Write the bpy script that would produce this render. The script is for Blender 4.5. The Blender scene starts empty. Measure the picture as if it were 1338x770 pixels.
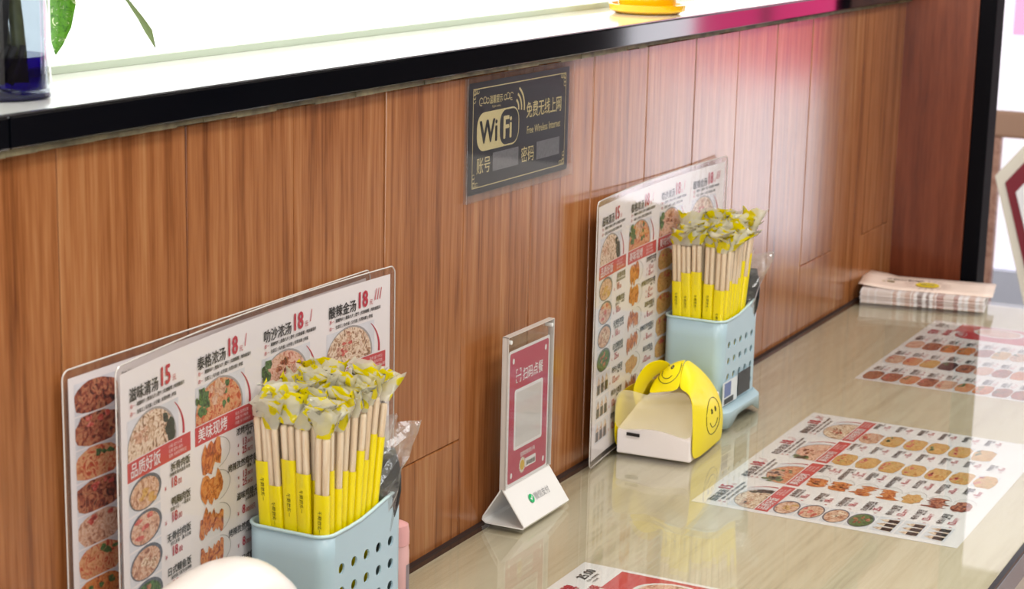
import bpy, bmesh, math, random
from mathutils import Vector, Matrix, noise
random.seed(7)
S = bpy.context.scene
COL = S.collection
PI = math.pi

# ------------------------------------------------------------------ camera
YAW, PITCH, ROLL = 0.47150, 0.21544, 0.02321
CAM = Vector((0.0, -0.90779, 0.67134))
FPX = 2534.6
def cam_axes():
    cy, sy, cp, sp = math.cos(YAW), math.sin(YAW), math.cos(PITCH), math.sin(PITCH)
    f = Vector((cy*cp, sy*cp, -sp)); r = Vector((sy, -cy, 0)); u = r.cross(f)
    c, s = math.cos(ROLL), math.sin(ROLL)
    return f, c*r + s*u, -s*r + c*u
F_, R_, U_ = cam_axes()
cd = bpy.data.cameras.new('camera'); cam = bpy.data.objects.new('camera', cd); COL.objects.link(cam)
cam.matrix_world = Matrix(((R_.x, U_.x, -F_.x, CAM.x), (R_.y, U_.y, -F_.y, CAM.y), (R_.z, U_.z, -F_.z, CAM.z), (0, 0, 0, 1)))
cd.sensor_width = 36; cd.lens = FPX/1338*36; cd.clip_start = 0.05
cd.dof.use_dof = True; cd.dof.focus_distance = 1.85; cd.dof.aperture_fstop = 13
S.camera = cam

# ------------------------------------------------------------------ world, lights, exposure
W = bpy.data.worlds.new('world'); S.world = W; W.use_nodes = True
W.node_tree.nodes['Background'].inputs[0].default_value = (0.88, 0.94, 1.0, 1)
W.node_tree.nodes['Background'].inputs[1].default_value = 1.6
S.view_settings.view_transform = 'Standard'; S.view_settings.look = 'None'
S.view_settings.exposure = 0.0; S.view_settings.gamma = 1.0
S.view_settings.use_curve_mapping = False
S.cycles.transparent_max_bounces = 32
S.cycles.max_bounces = 8
S.cycles.caustics_reflective = False; S.cycles.caustics_refractive = False
def area(name, loc, size, power, rot=(0, 0, 0), color=(1, 1, 1), sy=None):
    l = bpy.data.lights.new(name, 'AREA'); l.shape = 'RECTANGLE'; l.size = size; l.size_y = sy or size
    l.energy = power; l.color = color
    o = bpy.data.objects.new(name, l); o.location = loc; o.rotation_euler = rot; COL.objects.link(o); return o
# ceiling panel lamps (each sits just under its fixture, see CEILING LAMPS) and one added fill light at the left
LAMPS = [(0.6, -1.3), (2.2, -1.3), (3.9, -1.3), (0.6, -2.6), (2.2, -2.6)]
for lx, ly in LAMPS:
    area('ceiling_lamp_light', (lx, ly, 1.93), 0.58, 18.5, color=(1.0, 0.97, 0.92))
area('left_fill_light', (-1.42, -1.2, 0.7), 1.9, 40, (0, -PI/2, 0), (0.93, 0.97, 1.0), 1.5)  # unseen fill added for surfaces facing left, no window is built there

# ------------------------------------------------------------------ helpers
def lin(c): return c/12.92 if c <= 0.04045 else ((c+0.055)/1.055)**2.4
def H(h):
    h = h.lstrip('#'); return tuple(lin(int(h[i:i+2], 16)/255) for i in (0, 2, 4)) + (1,)
def newmat(name):
    m = bpy.data.materials.new(name); m.use_nodes = True
    nt = m.node_tree; nt.nodes.clear(); out = nt.nodes.new('ShaderNodeOutputMaterial')
    return m, nt, out
def N(nt, t, **kw):
    n = nt.nodes.new(t)
    for k, v in kw.items():
        if k in n.inputs.keys() if isinstance(k, str) else False: n.inputs[k].default_value = v
        else: setattr(n, k, v)
    return n
def ramp(nt, stops, interp='LINEAR'):
    r = nt.nodes.new('ShaderNodeValToRGB'); e = r.color_ramp.elements; r.color_ramp.interpolation = interp
    while len(e) < len(stops): e.new(0.5)
    for i, (p, c) in enumerate(stops): e[i].position = p; e[i].color = c
    return r
def PM(name, col, rough=0.5, metal=0.0, coat=0.0, emit=0.0, spec=0.5, var=0.0, scale=40, bump=0.0, sss=0.0):
    """principled material with a little procedural variation"""
    m, nt, out = newmat(name)
    b = nt.nodes.new('ShaderNodeBsdfPrincipled'); nt.links.new(b.outputs[0], out.inputs[0])
    c = H(col) if isinstance(col, str) else col
    b.inputs['Base Color'].default_value = c
    b.inputs['Roughness'].default_value = rough; b.inputs['Metallic'].default_value = metal
    b.inputs['Coat Weight'].default_value = coat; b.inputs['Coat Roughness'].default_value = 0.05
    b.inputs['Specular IOR Level'].default_value = spec
    if emit: b.inputs['Emission Color'].default_value = c; b.inputs['Emission Strength'].default_value = emit
    if sss: b.inputs['Subsurface Weight'].default_value = sss; b.inputs['Subsurface Scale'].default_value = 0.01
    if var or bump:
        tc = nt.nodes.new('ShaderNodeTexCoord'); n = nt.nodes.new('ShaderNodeTexNoise'); n.inputs['Scale'].default_value = scale
        n.inputs['Detail'].default_value = 4
        nt.links.new(tc.outputs['Object'], n.inputs['Vector'])
        if var:
            lo = tuple(x*(1-var) for x in c[:3]) + (1,); hi = tuple(min(1, x*(1+var)) for x in c[:3]) + (1,)
            r = ramp(nt, [(0.3, lo), (0.7, hi)]); nt.links.new(n.outputs[0], r.inputs[0]); nt.links.new(r.outputs[0], b.inputs['Base Color'])
        if bump:
            bp = nt.nodes.new('ShaderNodeBump'); bp.inputs['Strength'].default_value = 0.5; bp.inputs['Distance'].default_value = bump
            nt.links.new(n.outputs[0], bp.inputs['Height']); nt.links.new(bp.outputs[0], b.inputs['Normal'])
    return m
def FILM(name, tint=(1, 1, 1, 1), refl=1.0, white=0.0, rough=0.05, ior=1.45, diffcol=(0.95, 0.95, 0.93, 1), patches=None, bump=0):
    """thin clear sheet: fresnel reflection over transparency, some milky scatter; optional printed patches"""
    m, nt, out = newmat(name); L = nt.links.new
    tr = nt.nodes.new('ShaderNodeBsdfTransparent'); tr.inputs[0].default_value = tint
    gl = nt.nodes.new('ShaderNodeBsdfGlossy'); gl.inputs['Roughness'].default_value = rough
    lw = nt.nodes.new('ShaderNodeLayerWeight'); lw.inputs[0].default_value = 0.5
    p5 = nt.nodes.new('ShaderNodeMath'); p5.operation = 'POWER'; p5.inputs[1].default_value = 5; L(lw.outputs['Facing'], p5.inputs[0])
    f0 = ((ior-1)/(ior+1))**2
    mu = nt.nodes.new('ShaderNodeMath'); mu.operation = 'MULTIPLY_ADD'; mu.inputs[1].default_value = (1-f0)*refl; mu.inputs[2].default_value = f0*refl; mu.use_clamp = True
    L(p5.outputs[0], mu.inputs[0])
    base = tr.outputs[0]
    if white or patches:
        df = nt.nodes.new('ShaderNodeBsdfDiffuse'); df.inputs[0].default_value = diffcol
        tl = nt.nodes.new('ShaderNodeBsdfTranslucent'); tl.inputs[0].default_value = diffcol
        a = nt.nodes.new('ShaderNodeMixShader'); a.inputs[0].default_value = 0.5; L(df.outputs[0], a.inputs[1]); L(tl.outputs[0], a.inputs[2])
        mx = nt.nodes.new('ShaderNodeMixShader'); L(base, mx.inputs[1]); L(a.outputs[0], mx.inputs[2]); mx.inputs[0].default_value = white
        base = mx.outputs[0]
        if patches:
            pc, dots = patches
            tc = nt.nodes.new('ShaderNodeTexCoord'); oi = nt.nodes.new('ShaderNodeObjectInfo')
            ad = nt.nodes.new('ShaderNodeVectorMath'); ad.operation = 'ADD'
            cx = nt.nodes.new('ShaderNodeCombineXYZ'); L(oi.outputs['Random'], cx.inputs[0]); L(oi.outputs['Random'], cx.inputs[1])
            L(tc.outputs['Object'], ad.inputs[0]); L(cx.outputs[0], ad.inputs[1])
            n = nt.nodes.new('ShaderNodeTexNoise'); n.inputs['Scale'].default_value = 78; n.inputs['Detail'].default_value = 0.6; L(ad.outputs[0], n.inputs['Vector'])
            r = ramp(nt, [(0.545, (0, 0, 0, 1)), (0.56, (1, 1, 1, 1))]); L(n.outputs[0], r.inputs[0])
            vo = nt.nodes.new('ShaderNodeTexVoronoi'); vo.inputs['Scale'].default_value = 150; L(ad.outputs[0], vo.inputs['Vector'])
            rv = ramp(nt, [(0.10, (0.02, 0.02, 0.01, 1)), (0.14, pc)]); L(vo.outputs['Distance'], rv.inputs[0])
            d2 = nt.nodes.new('ShaderNodeBsdfDiffuse'); L(rv.outputs[0], d2.inputs[0])
            t2 = nt.nodes.new('ShaderNodeBsdfTranslucent'); L(rv.outputs[0], t2.inputs[0])
            am = nt.nodes.new('ShaderNodeMixShader'); am.inputs[0].default_value = 0.4; L(d2.outputs[0], am.inputs[1]); L(t2.outputs[0], am.inputs[2])
            m2 = nt.nodes.new('ShaderNodeMixShader'); L(r.outputs[0], m2.inputs[0]); L(base, m2.inputs[1]); L(am.outputs[0], m2.inputs[2]); base = m2.outputs[0]
    fin = nt.nodes.new('ShaderNodeMixShader'); L(mu.outputs[0], fin.inputs[0]); L(base, fin.inputs[1]); L(gl.outputs[0], fin.inputs[2])
    if bump:
        tc = nt.nodes.new('ShaderNodeTexCoord'); n = nt.nodes.new('ShaderNodeTexNoise'); n.inputs['Scale'].default_value = 60; n.inputs['Detail'].default_value = 3
        L(tc.outputs['Object'], n.inputs['Vector']); bp = nt.nodes.new('ShaderNodeBump'); bp.inputs['Distance'].default_value = bump
        L(n.outputs[0], bp.inputs['Height']); L(bp.outputs[0], gl.inputs['Normal'])
    L(fin.outputs[0], out.inputs[0])
    return m
def WOOD(name, stops, stretch=(1, 1, 0.06), scale=34, rough=0.3, spec=0.5, coat=0.0, fine=True, rotz=0.0, dist=1.6, bump=0.0002, coatr=.1):
    m, nt, out = newmat(name); L = nt.links.new
    b = nt.nodes.new('ShaderNodeBsdfPrincipled'); L(b.outputs[0], out.inputs[0])
    b.inputs['Roughness'].default_value = rough; b.inputs['Specular IOR Level'].default_value = spec
    b.inputs['Coat Weight'].default_value = coat; b.inputs['Coat Roughness'].default_value = coatr
    tc = nt.nodes.new('ShaderNodeTexCoord'); oi = nt.nodes.new('ShaderNodeObjectInfo')
    cx = nt.nodes.new('ShaderNodeCombineXYZ')
    mu = nt.nodes.new('ShaderNodeMath'); mu.operation = 'MULTIPLY'; mu.inputs[1].default_value = 37.0
    L(oi.outputs['Random'], mu.inputs[0]); L(mu.outputs[0], cx.inputs[1])
    ad = nt.nodes.new('ShaderNodeVectorMath'); ad.operation = 'ADD'; L(tc.outputs['Object'], ad.inputs[0]); L(cx.outputs[0], ad.inputs[1])
    mp = nt.nodes.new('ShaderNodeMapping'); mp.inputs['Scale'].default_value = stretch; mp.inputs['Rotation'].default_value = (0, 0, rotz); L(ad.outputs[0], mp.inputs[0])
    n1 = nt.nodes.new('ShaderNodeTexNoise'); n1.inputs['Scale'].default_value = scale; n1.inputs['Detail'].default_value = 5; n1.inputs['Distortion'].default_value = dist; L(mp.outputs[0], n1.inputs['Vector'])
    n2 = nt.nodes.new('ShaderNodeTexNoise'); n2.inputs['Scale'].default_value = scale*9; n2.inputs['Detail'].default_value = 4
    mp2 = nt.nodes.new('ShaderNodeMapping'); mp2.inputs['Scale'].default_value = tuple(min(1, q*1.5) for q in stretch); L(ad.outputs[0], mp2.inputs[0]); L(mp2.outputs[0], n2.inputs['Vector'])
    # growth rings: sine of the low noise gives cathedral figure
    n3 = nt.nodes.new('ShaderNodeTexNoise'); n3.inputs['Scale'].default_value = scale*0.32; n3.inputs['Detail'].default_value = 1.5; L(mp.outputs[0], n3.inputs['Vector'])
    s1 = nt.nodes.new('ShaderNodeMath'); s1.operation = 'MULTIPLY'; s1.inputs[1].default_value = 95; L(n3.outputs[0], s1.inputs[0])
    s2 = nt.nodes.new('ShaderNodeMath'); s2.operation = 'SINE'; L(s1.outputs[0], s2.inputs[0])
    s3 = nt.nodes.new('ShaderNodeMath'); s3.operation = 'MULTIPLY_ADD'; s3.inputs[1].default_value = 0.055; L(s2.outputs[0], s3.inputs[0]); L(n1.outputs[0], s3.inputs[2])
    f = nt.nodes.new('ShaderNodeMath'); f.operation = 'MULTIPLY_ADD'; f.inputs[1].default_value = 0.5 if fine else 0.1; L(n2.outputs[0], f.inputs[0]); L(s3.outputs[0], f.inputs[2])
    r = ramp(nt, stops); L(f.outputs[0], r.inputs[0])
    L(r.outputs[0], b.inputs['Base Color'])
    if bump:
        bp = nt.nodes.new('ShaderNodeBump'); bp.inputs['Strength'].default_value = 0.25; bp.inputs['Distance'].default_value = bump
        L(n2.outputs[0], bp.inputs['Height']); L(bp.outputs[0], b.inputs['Normal'])
    return m
def FOOD(name, cols, scale=110, seed=0.0, rough=0.6):
    m, nt, out = newmat(name); L = nt.links.new
    b = nt.nodes.new('ShaderNodeBsdfPrincipled'); b.inputs['Roughness'].default_value = rough; L(b.outputs[0], out.inputs[0])
    tc = nt.nodes.new('ShaderNodeTexCoord'); mp = nt.nodes.new('ShaderNodeMapping'); mp.inputs['Location'].default_value = (seed, seed*1.7, seed*.3); L(tc.outputs['Object'], mp.inputs[0])
    n = nt.nodes.new('ShaderNodeTexNoise'); n.inputs['Scale'].default_value = scale; n.inputs['Detail'].default_value = 4; n.inputs['Distortion'].default_value = 2.2; L(mp.outputs[0], n.inputs['Vector'])
    k = len(cols); r = ramp(nt, [(0.33+0.36*i/(k-1), H(c)) for i, c in enumerate(cols)]); L(n.outputs[0], r.inputs[0])
    L(r.outputs[0], b.inputs['Base Color'])
    return m

def tag(o, label=None, cat=None, group=None, kind=None):
    if label: o['label'] = label
    if cat: o['category'] = cat
    if group: o['group'] = group
    if kind: o['kind'] = kind
    return o
def empty(name, loc=(0, 0, 0), rot=(0, 0, 0), parent=None):
    o = bpy.data.objects.new(name, None); o.empty_display_size = 0.02; o.location = loc; o.rotation_euler = rot; COL.objects.link(o)
    if parent: o.parent = parent
    return o
def dup(root, loc=None, rot=None):
    r = root.copy(); COL.objects.link(r)
    if loc: r.location = loc
    if rot: r.rotation_euler = rot
    for ch in list(root.children):
        c = ch.copy(); COL.objects.link(c); c.parent = r
        for g in list(ch.children):
            d = g.copy(); COL.objects.link(d); d.parent = c
    return r

_tc = {}
def text_geo(body, size, bold=0.0, align='LEFT', spacing=1.0):
    key = (body, spacing)
    if key not in _tc:
        cu = bpy.data.curves.new('t', 'FONT'); cu.body = body; cu.size = 1.0; cu.space_character = spacing
        cu.resolution_u = 2; cu.fill_mode = 'FRONT'
        ob = bpy.data.objects.new('t', cu); COL.objects.link(ob)
        dg = bpy.context.evaluated_depsgraph_get(); dg.update()
        me = bpy.data.meshes.new_from_object(ob.evaluated_get(dg))
        vs = [(v.co.x, v.co.y) for v in me.vertices]; fs = [tuple(p.vertices) for p in me.polygons]
        bpy.data.objects.remove(ob); bpy.data.curves.remove(cu); bpy.data.meshes.remove(me)
        w = max([v[0] for v in vs] or [0]); x0 = min([v[0] for v in vs] or [0])
        _tc[key] = (vs, fs, x0, w)
    vs, fs, x0, w = _tc[key]
    off = {'LEFT': 0, 'CENTER': -(x0+w)/2, 'RIGHT': -w}[align]
    base_ = [((x+off)*size, y*size) for x, y in vs]
    if not bold: return base_, fs
    V_ = []; Fc = []; b = bold*size*.9
    for dx, dy in ((-b, 0), (b, 0), (0, b*.6), (0, -b*.6)):
        o = len(V_); V_ += [(x+dx, y+dy) for x, y in base_]; Fc += [tuple(i+o for i in f) for f in fs]
    return V_, Fc

class MB:
    """collects faces, builds ONE mesh object"""
    def __init__(s): s.v = []; s.f = []; s.m = []
    def add(s, vs, fs, m=0):
        o = len(s.v); s.v += [tuple(v) for v in vs]; s.f += [tuple(i+o for i in f) for f in fs]; s.m += [m]*len(fs); return s
    def box(s, a, b, m=0):
        x0, y0, z0 = a; x1, y1, z1 = b
        return s.add([(x0,y0,z0),(x1,y0,z0),(x1,y1,z0),(x0,y1,z0),(x0,y0,z1),(x1,y0,z1),(x1,y1,z1),(x0,y1,z1)],
                     [(0,3,2,1),(4,5,6,7),(0,1,5,4),(1,2,6,5),(2,3,7,6),(3,0,4,7)], m)
    def lathe(s, prof, n=32, m=0, c=(0, 0, 0), sy=1.0):
        vs = []
        for r, z in prof:
            for i in range(n): a = 2*PI*i/n; vs.append((c[0]+r*math.cos(a), c[1]+r*sy*math.sin(a), c[2]+z))
        fs = [(j*n+i, j*n+(i+1) % n, (j+1)*n+(i+1) % n, (j+1)*n+i) for j in range(len(prof)-1) for i in range(n)]
        if prof[0][0] > 1e-6: fs.append(tuple(reversed(range(n))))
        if prof[-1][0] > 1e-6: fs.append(tuple(range((len(prof)-1)*n, len(prof)*n)))
        return s.add(vs, fs, m)
    def tube(s, pts, rad, n=8, m=0, flat=1.0, cap=True, closed=False):
        pts = [Vector(p) for p in pts]; k = len(pts); vs = []
        for i, p in enumerate(pts):
            if closed: d = pts[(i+1) % k]-pts[i-1]
            else: d = (pts[min(i+1, k-1)]-pts[max(i-1, 0)])
            d.normalize(); up = Vector((0, 0, 1)) if abs(d.z) < .95 else Vector((0, 1, 0))
            a = d.cross(up).normalized(); b = a.cross(d)
            r = rad[i] if isinstance(rad, (list, tuple)) else rad
            for j in range(n):
                t = 2*PI*j/n; vs.append(p + a*(r*math.cos(t)) + b*(r*flat*math.sin(t)))
        fs = []
        for i in range(k if closed else k-1):
            for j in range(n): q = (i+1) % k; fs.append((i*n+j, i*n+(j+1) % n, q*n+(j+1) % n, q*n+j))
        if cap and not closed: fs += [tuple(reversed(range(n))), tuple(range((k-1)*n, k*n))]
        return s.add(vs, fs, m)
    def prism(s, poly, y0, y1, m=0):
        """polygon in x,z extruded along y"""
        n = len(poly); vs = [(x, y0, z) for x, z in poly]+[(x, y1, z) for x, z in poly]
        fs = [tuple(range(n)), tuple(reversed(range(n, 2*n)))]+[(i, n+i, n+(i+1) % n, (i+1) % n) for i in range(n)]
        return s.add(vs, fs, m)
    def build(s, name, mats, parent=None, smooth=False, loc=None, rot=None, bevel=0, solid=0, fn=None, merge=False, soff=-1, sub=0, angle=None):
        me = bpy.data.meshes.new(name)
        vs = [fn(*v) for v in s.v] if fn else s.v
        me.from_pydata(vs, [], s.f)
        if not isinstance(mats, (list, tuple)): mats = [mats]
        for m in mats: me.materials.append(m)
        for p, i in zip(me.polygons, s.m): p.material_index = i; p.use_smooth = smooth
        if merge or angle:
            b = bmesh.new(); b.from_mesh(me)
            if merge: bmesh.ops.remove_doubles(b, verts=b.verts, dist=1e-5)
            bmesh.ops.recalc_face_normals(b, faces=b.faces)
            if angle:
                for e in b.edges:
                    if len(e.link_faces) == 2 and e.calc_face_angle(0) > angle: e.smooth = False
            b.to_mesh(me); b.free()
        me.update()
        o = bpy.data.objects.new(name, me); COL.objects.link(o)
        if loc: o.location = loc
        if rot: o.rotation_euler = rot
        if parent: o.parent = parent
        if solid: md = o.modifiers.new('s', 'SOLIDIFY'); md.thickness = solid; md.offset = soff
        if bevel: md = o.modifiers.new('b', 'BEVEL'); md.width = bevel; md.segments = 2; md.limit_method = 'ANGLE'
        if sub: md = o.modifiers.new('u', 'SUBSURF'); md.levels = sub; md.render_levels = sub
        return o
class Print:
    """flat print in millimetres: u right, w DOWN from the top of a sheet of height h; layers of 0.15 mm"""
    def __init__(s, h): s.h = h; s.mb = MB()
    def P(s, u, w, l): return (u*.001, l, (s.h-w)*.001)
    def rect(s, u0, w0, u1, w1, l=1, m=0, step=14):
        k = max(1, int(math.ceil((u1-u0)/step)))
        for i in range(k):
            a = u0+(u1-u0)*i/k; b = u0+(u1-u0)*(i+1)/k
            s.mb.add([s.P(a, w1, l), s.P(b, w1, l), s.P(b, w0, l), s.P(a, w0, l)], [(0, 1, 2, 3)], m)
    def poly(s, pts, l=2, m=0):
        cu = sum(p[0] for p in pts)/len(pts); cw = sum(p[1] for p in pts)/len(pts); n = len(pts)
        s.mb.add([s.P(u, w, l) for u, w in pts]+[s.P(cu, cw, l)], [(i, (i+1) % n, n) for i in range(n)], m)
    def disc(s, cu, cw, ru, rw=None, l=2, m=0, n=24, clip=None, wob=0.0):
        rw = rw or ru; pts = []
        for i in range(n):
            a = -2*PI*i/n; k = 1+wob*(random.random()-.5)*2
            u = cu+ru*k*math.cos(a); w = cw+rw*k*math.sin(a)
            if clip: u = min(max(u, clip[0]), clip[2]); w = min(max(w, clip[1]), clip[3])
            pts.append((u, w))
        s.poly(pts, l, m)
    def arc(s, cu, cw, r, a0, a1, t, l=2, m=0, n=18, taper=True, sw=1.0):
        vs = []
        for i in range(n+1):
            q = i/n; a = math.radians(a0+(a1-a0)*q); th = t*(0.25+0.75*q) if taper else t
            vs.append(s.P(cu+r*math.cos(a), cw+r*sw*math.sin(a), l)); vs.append(s.P(cu+(r+th)*math.cos(a), cw+(r+th)*sw*math.sin(a), l))
        s.mb.add(vs, [(2*i, 2*i+1, 2*i+3, 2*i+2) for i in range(n)], m)
    def text(s, u, w, body, size, bold=0.0, align='LEFT', l=5, m=0, sx=1.0, spacing=1.0, rot=0.0):
        vs, fs = text_geo(body, size, bold, align, spacing); c, q = math.cos(rot), math.sin(rot)
        k = len(_tc[(body, spacing)][0])
        s.mb.add([s.P(u+(x*sx*c-y*q), w-(x*sx*q+y*c), l+.13*(i//k)) for i, (x, y) in enumerate(vs)], fs, m)
def sheet_fn(width, bow=0.0, lay=0.00015):
    def fn(x, l, z):
        t = x/width; return (x, -l*lay + bow*4*t*(1-t), z)
    return fn

# ------------------------------------------------------------------ materials
M = {}
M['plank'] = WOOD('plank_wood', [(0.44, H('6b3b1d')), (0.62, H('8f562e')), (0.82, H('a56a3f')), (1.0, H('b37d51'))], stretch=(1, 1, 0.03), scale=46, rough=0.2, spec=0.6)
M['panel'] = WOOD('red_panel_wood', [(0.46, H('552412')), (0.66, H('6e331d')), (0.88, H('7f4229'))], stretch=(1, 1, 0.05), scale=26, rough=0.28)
M['backing'] = PM('dark_gap', '2a120b', 0.8)
M['table'] = WOOD('table_laminate', [(0.42, H('b5a78d')), (0.62, H('cbbda2')), (0.85, H('d8ccb3'))], stretch=(0.05, 1, 1), scale=26, rough=0.45, bump=0, dist=.8)
M['black_edge'] = PM('black_edge', '0d0d10', 0.25)
M['grey_edge'] = PM('grey_edge', '8d8c92', 0.4)
M['glass'] = FILM('table_glass', (0.985, 0.995, 0.985, 1), 1.0, 0, 0.005, 1.5)
M['paper'] = PM('white_paper', 'f3eff0', 0.55)
M['lam'] = FILM('lamination', (0.95, 0.93, 0.93, 1), 1.0, 0.04, 0.12, 1.45, bump=0.0003)
M['acryl'] = FILM('clear_acrylic', (0.975, 0.98, 0.98, 1), 1.0, 0.0, 0.03, 1.5)
M['acryl_edge'] = PM('acrylic_edge', 'd8d2cc', 0.15, spec=0.8)
M['ink'] = PM('black_ink', '1c1716', 0.5)
M['red'] = PM('red_ink', 'c0203c', 0.5)
M['banner'] = PM('banner_red', 'cc3f45', 0.5)
M['banner_pale'] = PM('pale_banner_ink', 'f6dcdc', 0.5)
M['bgphoto'] = PM('photo_ground', 'dfe1e8', 0.5, var=.08, scale=60)
M['dish'] = PM('dish_rim', '5d6270', 0.5, var=.4, scale=200)
M['dish_white'] = PM('white_dish', 'eceaea', 0.5)
M['dish_line'] = PM('dish_line', 'a4a09f', 0.5)
M['noodle'] = FOOD('noodle_photo', ['6a4a36', 'b98e6c', 'e6cdb2', 'f2e3cf', 'c98a72'], 130)
M['noodle_red'] = FOOD('red_soup_photo', ['a8301a', 'd0623a', 'e2b082', 'c9814e', 'b83a20'], 120, 1.3)
M['laksa'] = FOOD('laksa_photo', ['8e5a44', 'd6a182', 'eec9b4', 'd9917b', 'b3563f'], 120, 2.1)
M['green'] = FOOD('herb_photo', ['1d2c1b', '38542e', '5f8a48', '2b4024'], 140, 3.3)
M['darkgreen'] = FOOD('seaweed_photo', ['131814', '252f26', '3c4a38', '1a201b'], 160, 4.1)
M['chicken'] = FOOD('roast_chicken_photo', ['7c2d12', 'b04f1e', 'd77a35', 'e39a55', 'a04018'], 110, 5.2)
M['meat'] = FOOD('sliced_meat_photo', ['8d5540', 'c08a6e', 'd9ab8e', 'e8cbb4', 'a85a48'], 120, 6.4)
M['fried'] = FOOD('fried_noodle_photo', ['a0602c', 'c98e45', 'e0b876', 'd49a58', '8a9a4c'], 150, 7.7)
M['brown'] = FOOD('stew_photo', ['3c1712', '77301f', 'a5553a', 'c98a62', '5b2018'], 120, 8.8)
M['darkphoto'] = FOOD('dark_stew_photo', ['1c0d12', '3c1d24', '5a3036', '221014'], 120, 9.9)
M['radish'] = FOOD('red_garnish_photo', ['b02c2a', 'd05a4c', 'e8958a'], 150, 10.9)
M['blackpanel'] = PM('black_sign_panel', '0b0c12', 0.3)
M['gold'] = PM('gold_print', 'd9c894', 0.4)
M['silverrect'] = PM('scratch_grey', '77767a', 0.45, var=.15, scale=300)
M['crimson'] = PM('crimson_card', 'bf3f60', 0.5, var=0.06, scale=12)
M['basket'] = PM('pale_blue_plastic', 'b3cdd9', 0.3, var=0.03, scale=10, sss=.0)
M['basket_rim'] = PM('pale_blue_rim', 'c3dde2', 0.28)
M['stick'] = WOOD('chopstick_wood', [(0.4, H('cfae8a')), (0.65, H('e6cba9')), (0.9, H('efdcc0'))], stretch=(1, 1, 0.05), scale=160, rough=0.5, bump=0)
M['yellow'] = PM('yellow_sleeve', 'f5e000', 0.3, coat=.5)
M['filmtop'] = FILM('crumpled_film', (1, 1, 1, 1), 1.3, 0.68, 0.15, 1.5, diffcol=(1.0, 0.98, 0.84, 1), patches=((0.93, 0.80, 0.0, 1), True))
M['filmclear'] = FILM('clear_film', (1, 1, 1, 1), 1.0, 0.03, 0.12, 1.45, bump=.001)
M['spoonfilm'] = FILM('spoon_film', (0.97, 0.97, 0.97, 1), 3.0, 0.13, 0.16, 1.5, bump=.002)
M['blackplastic'] = PM('black_plastic', '15161a', 0.2)
M['pink'] = PM('pink_plastic', 'e9b7b5', 0.35)
M['pinkdeep'] = PM('pink_cap', 'e6aaa9', 0.35)
M['whiteplastic'] = PM('white_plastic', 'f4f2f0', 0.3, coat=.3)
M['tissue'] = PM('white_tissue', 'faf0ee', 0.8, bump=.0006, scale=90)
M['yellowbag'] = PM('yellow_bag_film', 'fbe60a', 0.38, coat=.08, bump=.0015, scale=45, spec=.35)
M['bagclear'] = FILM('clear_bag_film', (1, 0.98, 0.86, 1), 1.3, 0.42, 0.25, 1.5, diffcol=(1.0, 0.95, 0.74, 1), bump=.002)
M['packfilm'] = PM('white_pack_film', 'efebe6', 0.35, coat=.4, bump=.003, scale=14)
M['beige'] = PM('beige_pack_patch', 'd9c49a', 0.4)
M['strip'] = PM('black_gloss_trim', '06080e', 0.06, spec=.6)
M['chrome'] = PM('metal_bead', '9a9a9e', 0.25, metal=.9)
M['caulk'] = PM('old_sealant', '6f664c', 0.6, var=.5, scale=60, bump=.002)
M['sill'] = PM('white_gloss_sill', 'f6f6f2', 0.12, coat=.6)
M['darkwall'] = PM('dark_wall_paint', '3a302c', 0.6)
M['wallwhite'] = PM('white_paint', 'e9e6df', 0.8)
M['ceiling'] = PM('ceiling_paint', 'd9d5cc', 0.9)
M['floor'] = PM('floor_tile', 'b8aaa0', 0.35, var=.1, scale=4)
M['lit'] = PM('lit_frosted_window', (0.96, 1.0, 0.97, 1), 0.5, emit=1.25)
M['lamp'] = PM('lamp_diffuser', (1, 0.97, 0.92, 1), 0.5, emit=3.0)
M['winframe'] = PM('window_frame_paint', 'b4bfae', 0.5)
M['daybright'] = PM('sunlit_pane', (0.93, 0.92, 1, 1), 0.5, emit=3.6)
M['dayshade'] = PM('shaded_pane', (0.90, 0.86, 0.95, 1), 0.5, emit=0.72)
M['palefilm'] = PM('pale_pink_film', (0.95, 0.35, 0.55, 1), 0.5, emit=0.9)
M['pinksign'] = PM('pink_window_film', (0.95, 0.06, 0.25, 1), 0.5, emit=2.4)
M['purple'] = FILM('purple_water', (0.10, 0.035, 0.42, 1), 1.0, 0.0, 0.02, 1.33)
M['vglass'] = FILM('vase_glass', (0.76, 0.79, 0.83, 1), 1.6, 0.0, 0.02, 1.5)
M['vglassbase'] = FILM('vase_base_glass', (0.05, 0.02, 0.25, 1), 1.0, 0.0, 0.02, 1.5)
M['stem'] = PM('wet_stem', '6a6b45', 0.4, var=.3, scale=90)
M['root'] = PM('dark_root', '34302c', 0.6, var=.3, scale=80)
M['leafgreen'] = FOOD('variegated_leaf', ['2c5a12', '4d8a1c', '5d9a22', '3f7416', 'e4efc0'], 190, 2.2, .35)
M['leafthin'] = PM('olive_leaf', '6d7f4b', 0.45)
M['pot'] = PM('yellow_glaze', 'f0b90a', 0.2, coat=.6)
M['leaflet'] = PM('leaflet_cover', 'f0dcd0', 0.5, var=.05, scale=30)
M['darkpost'] = PM('dark_post', '040308', 0.7, spec=.1)
M['seat'] = WOOD('stool_wood', [(0.45, H('8a5a48')), (0.85, H('b58a76'))], stretch=(0.1, 1, 1), scale=20, rough=.4)
M['maroon'] = PM('maroon_cover', '7d1524', 0.5)
M['cream'] = PM('cream_board', 'e6dccb', 0.5)
M['sticker'] = PM('sticker_white', 'dfe6ea', 0.4)
M['stickerblue'] = PM('sticker_blue', '6f7fae', 0.5)
M['stickerdark'] = PM('sticker_dark', '2c3236', 0.4)
M['wechat'] = PM('green_dot', '15b368', 0.4)
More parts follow.
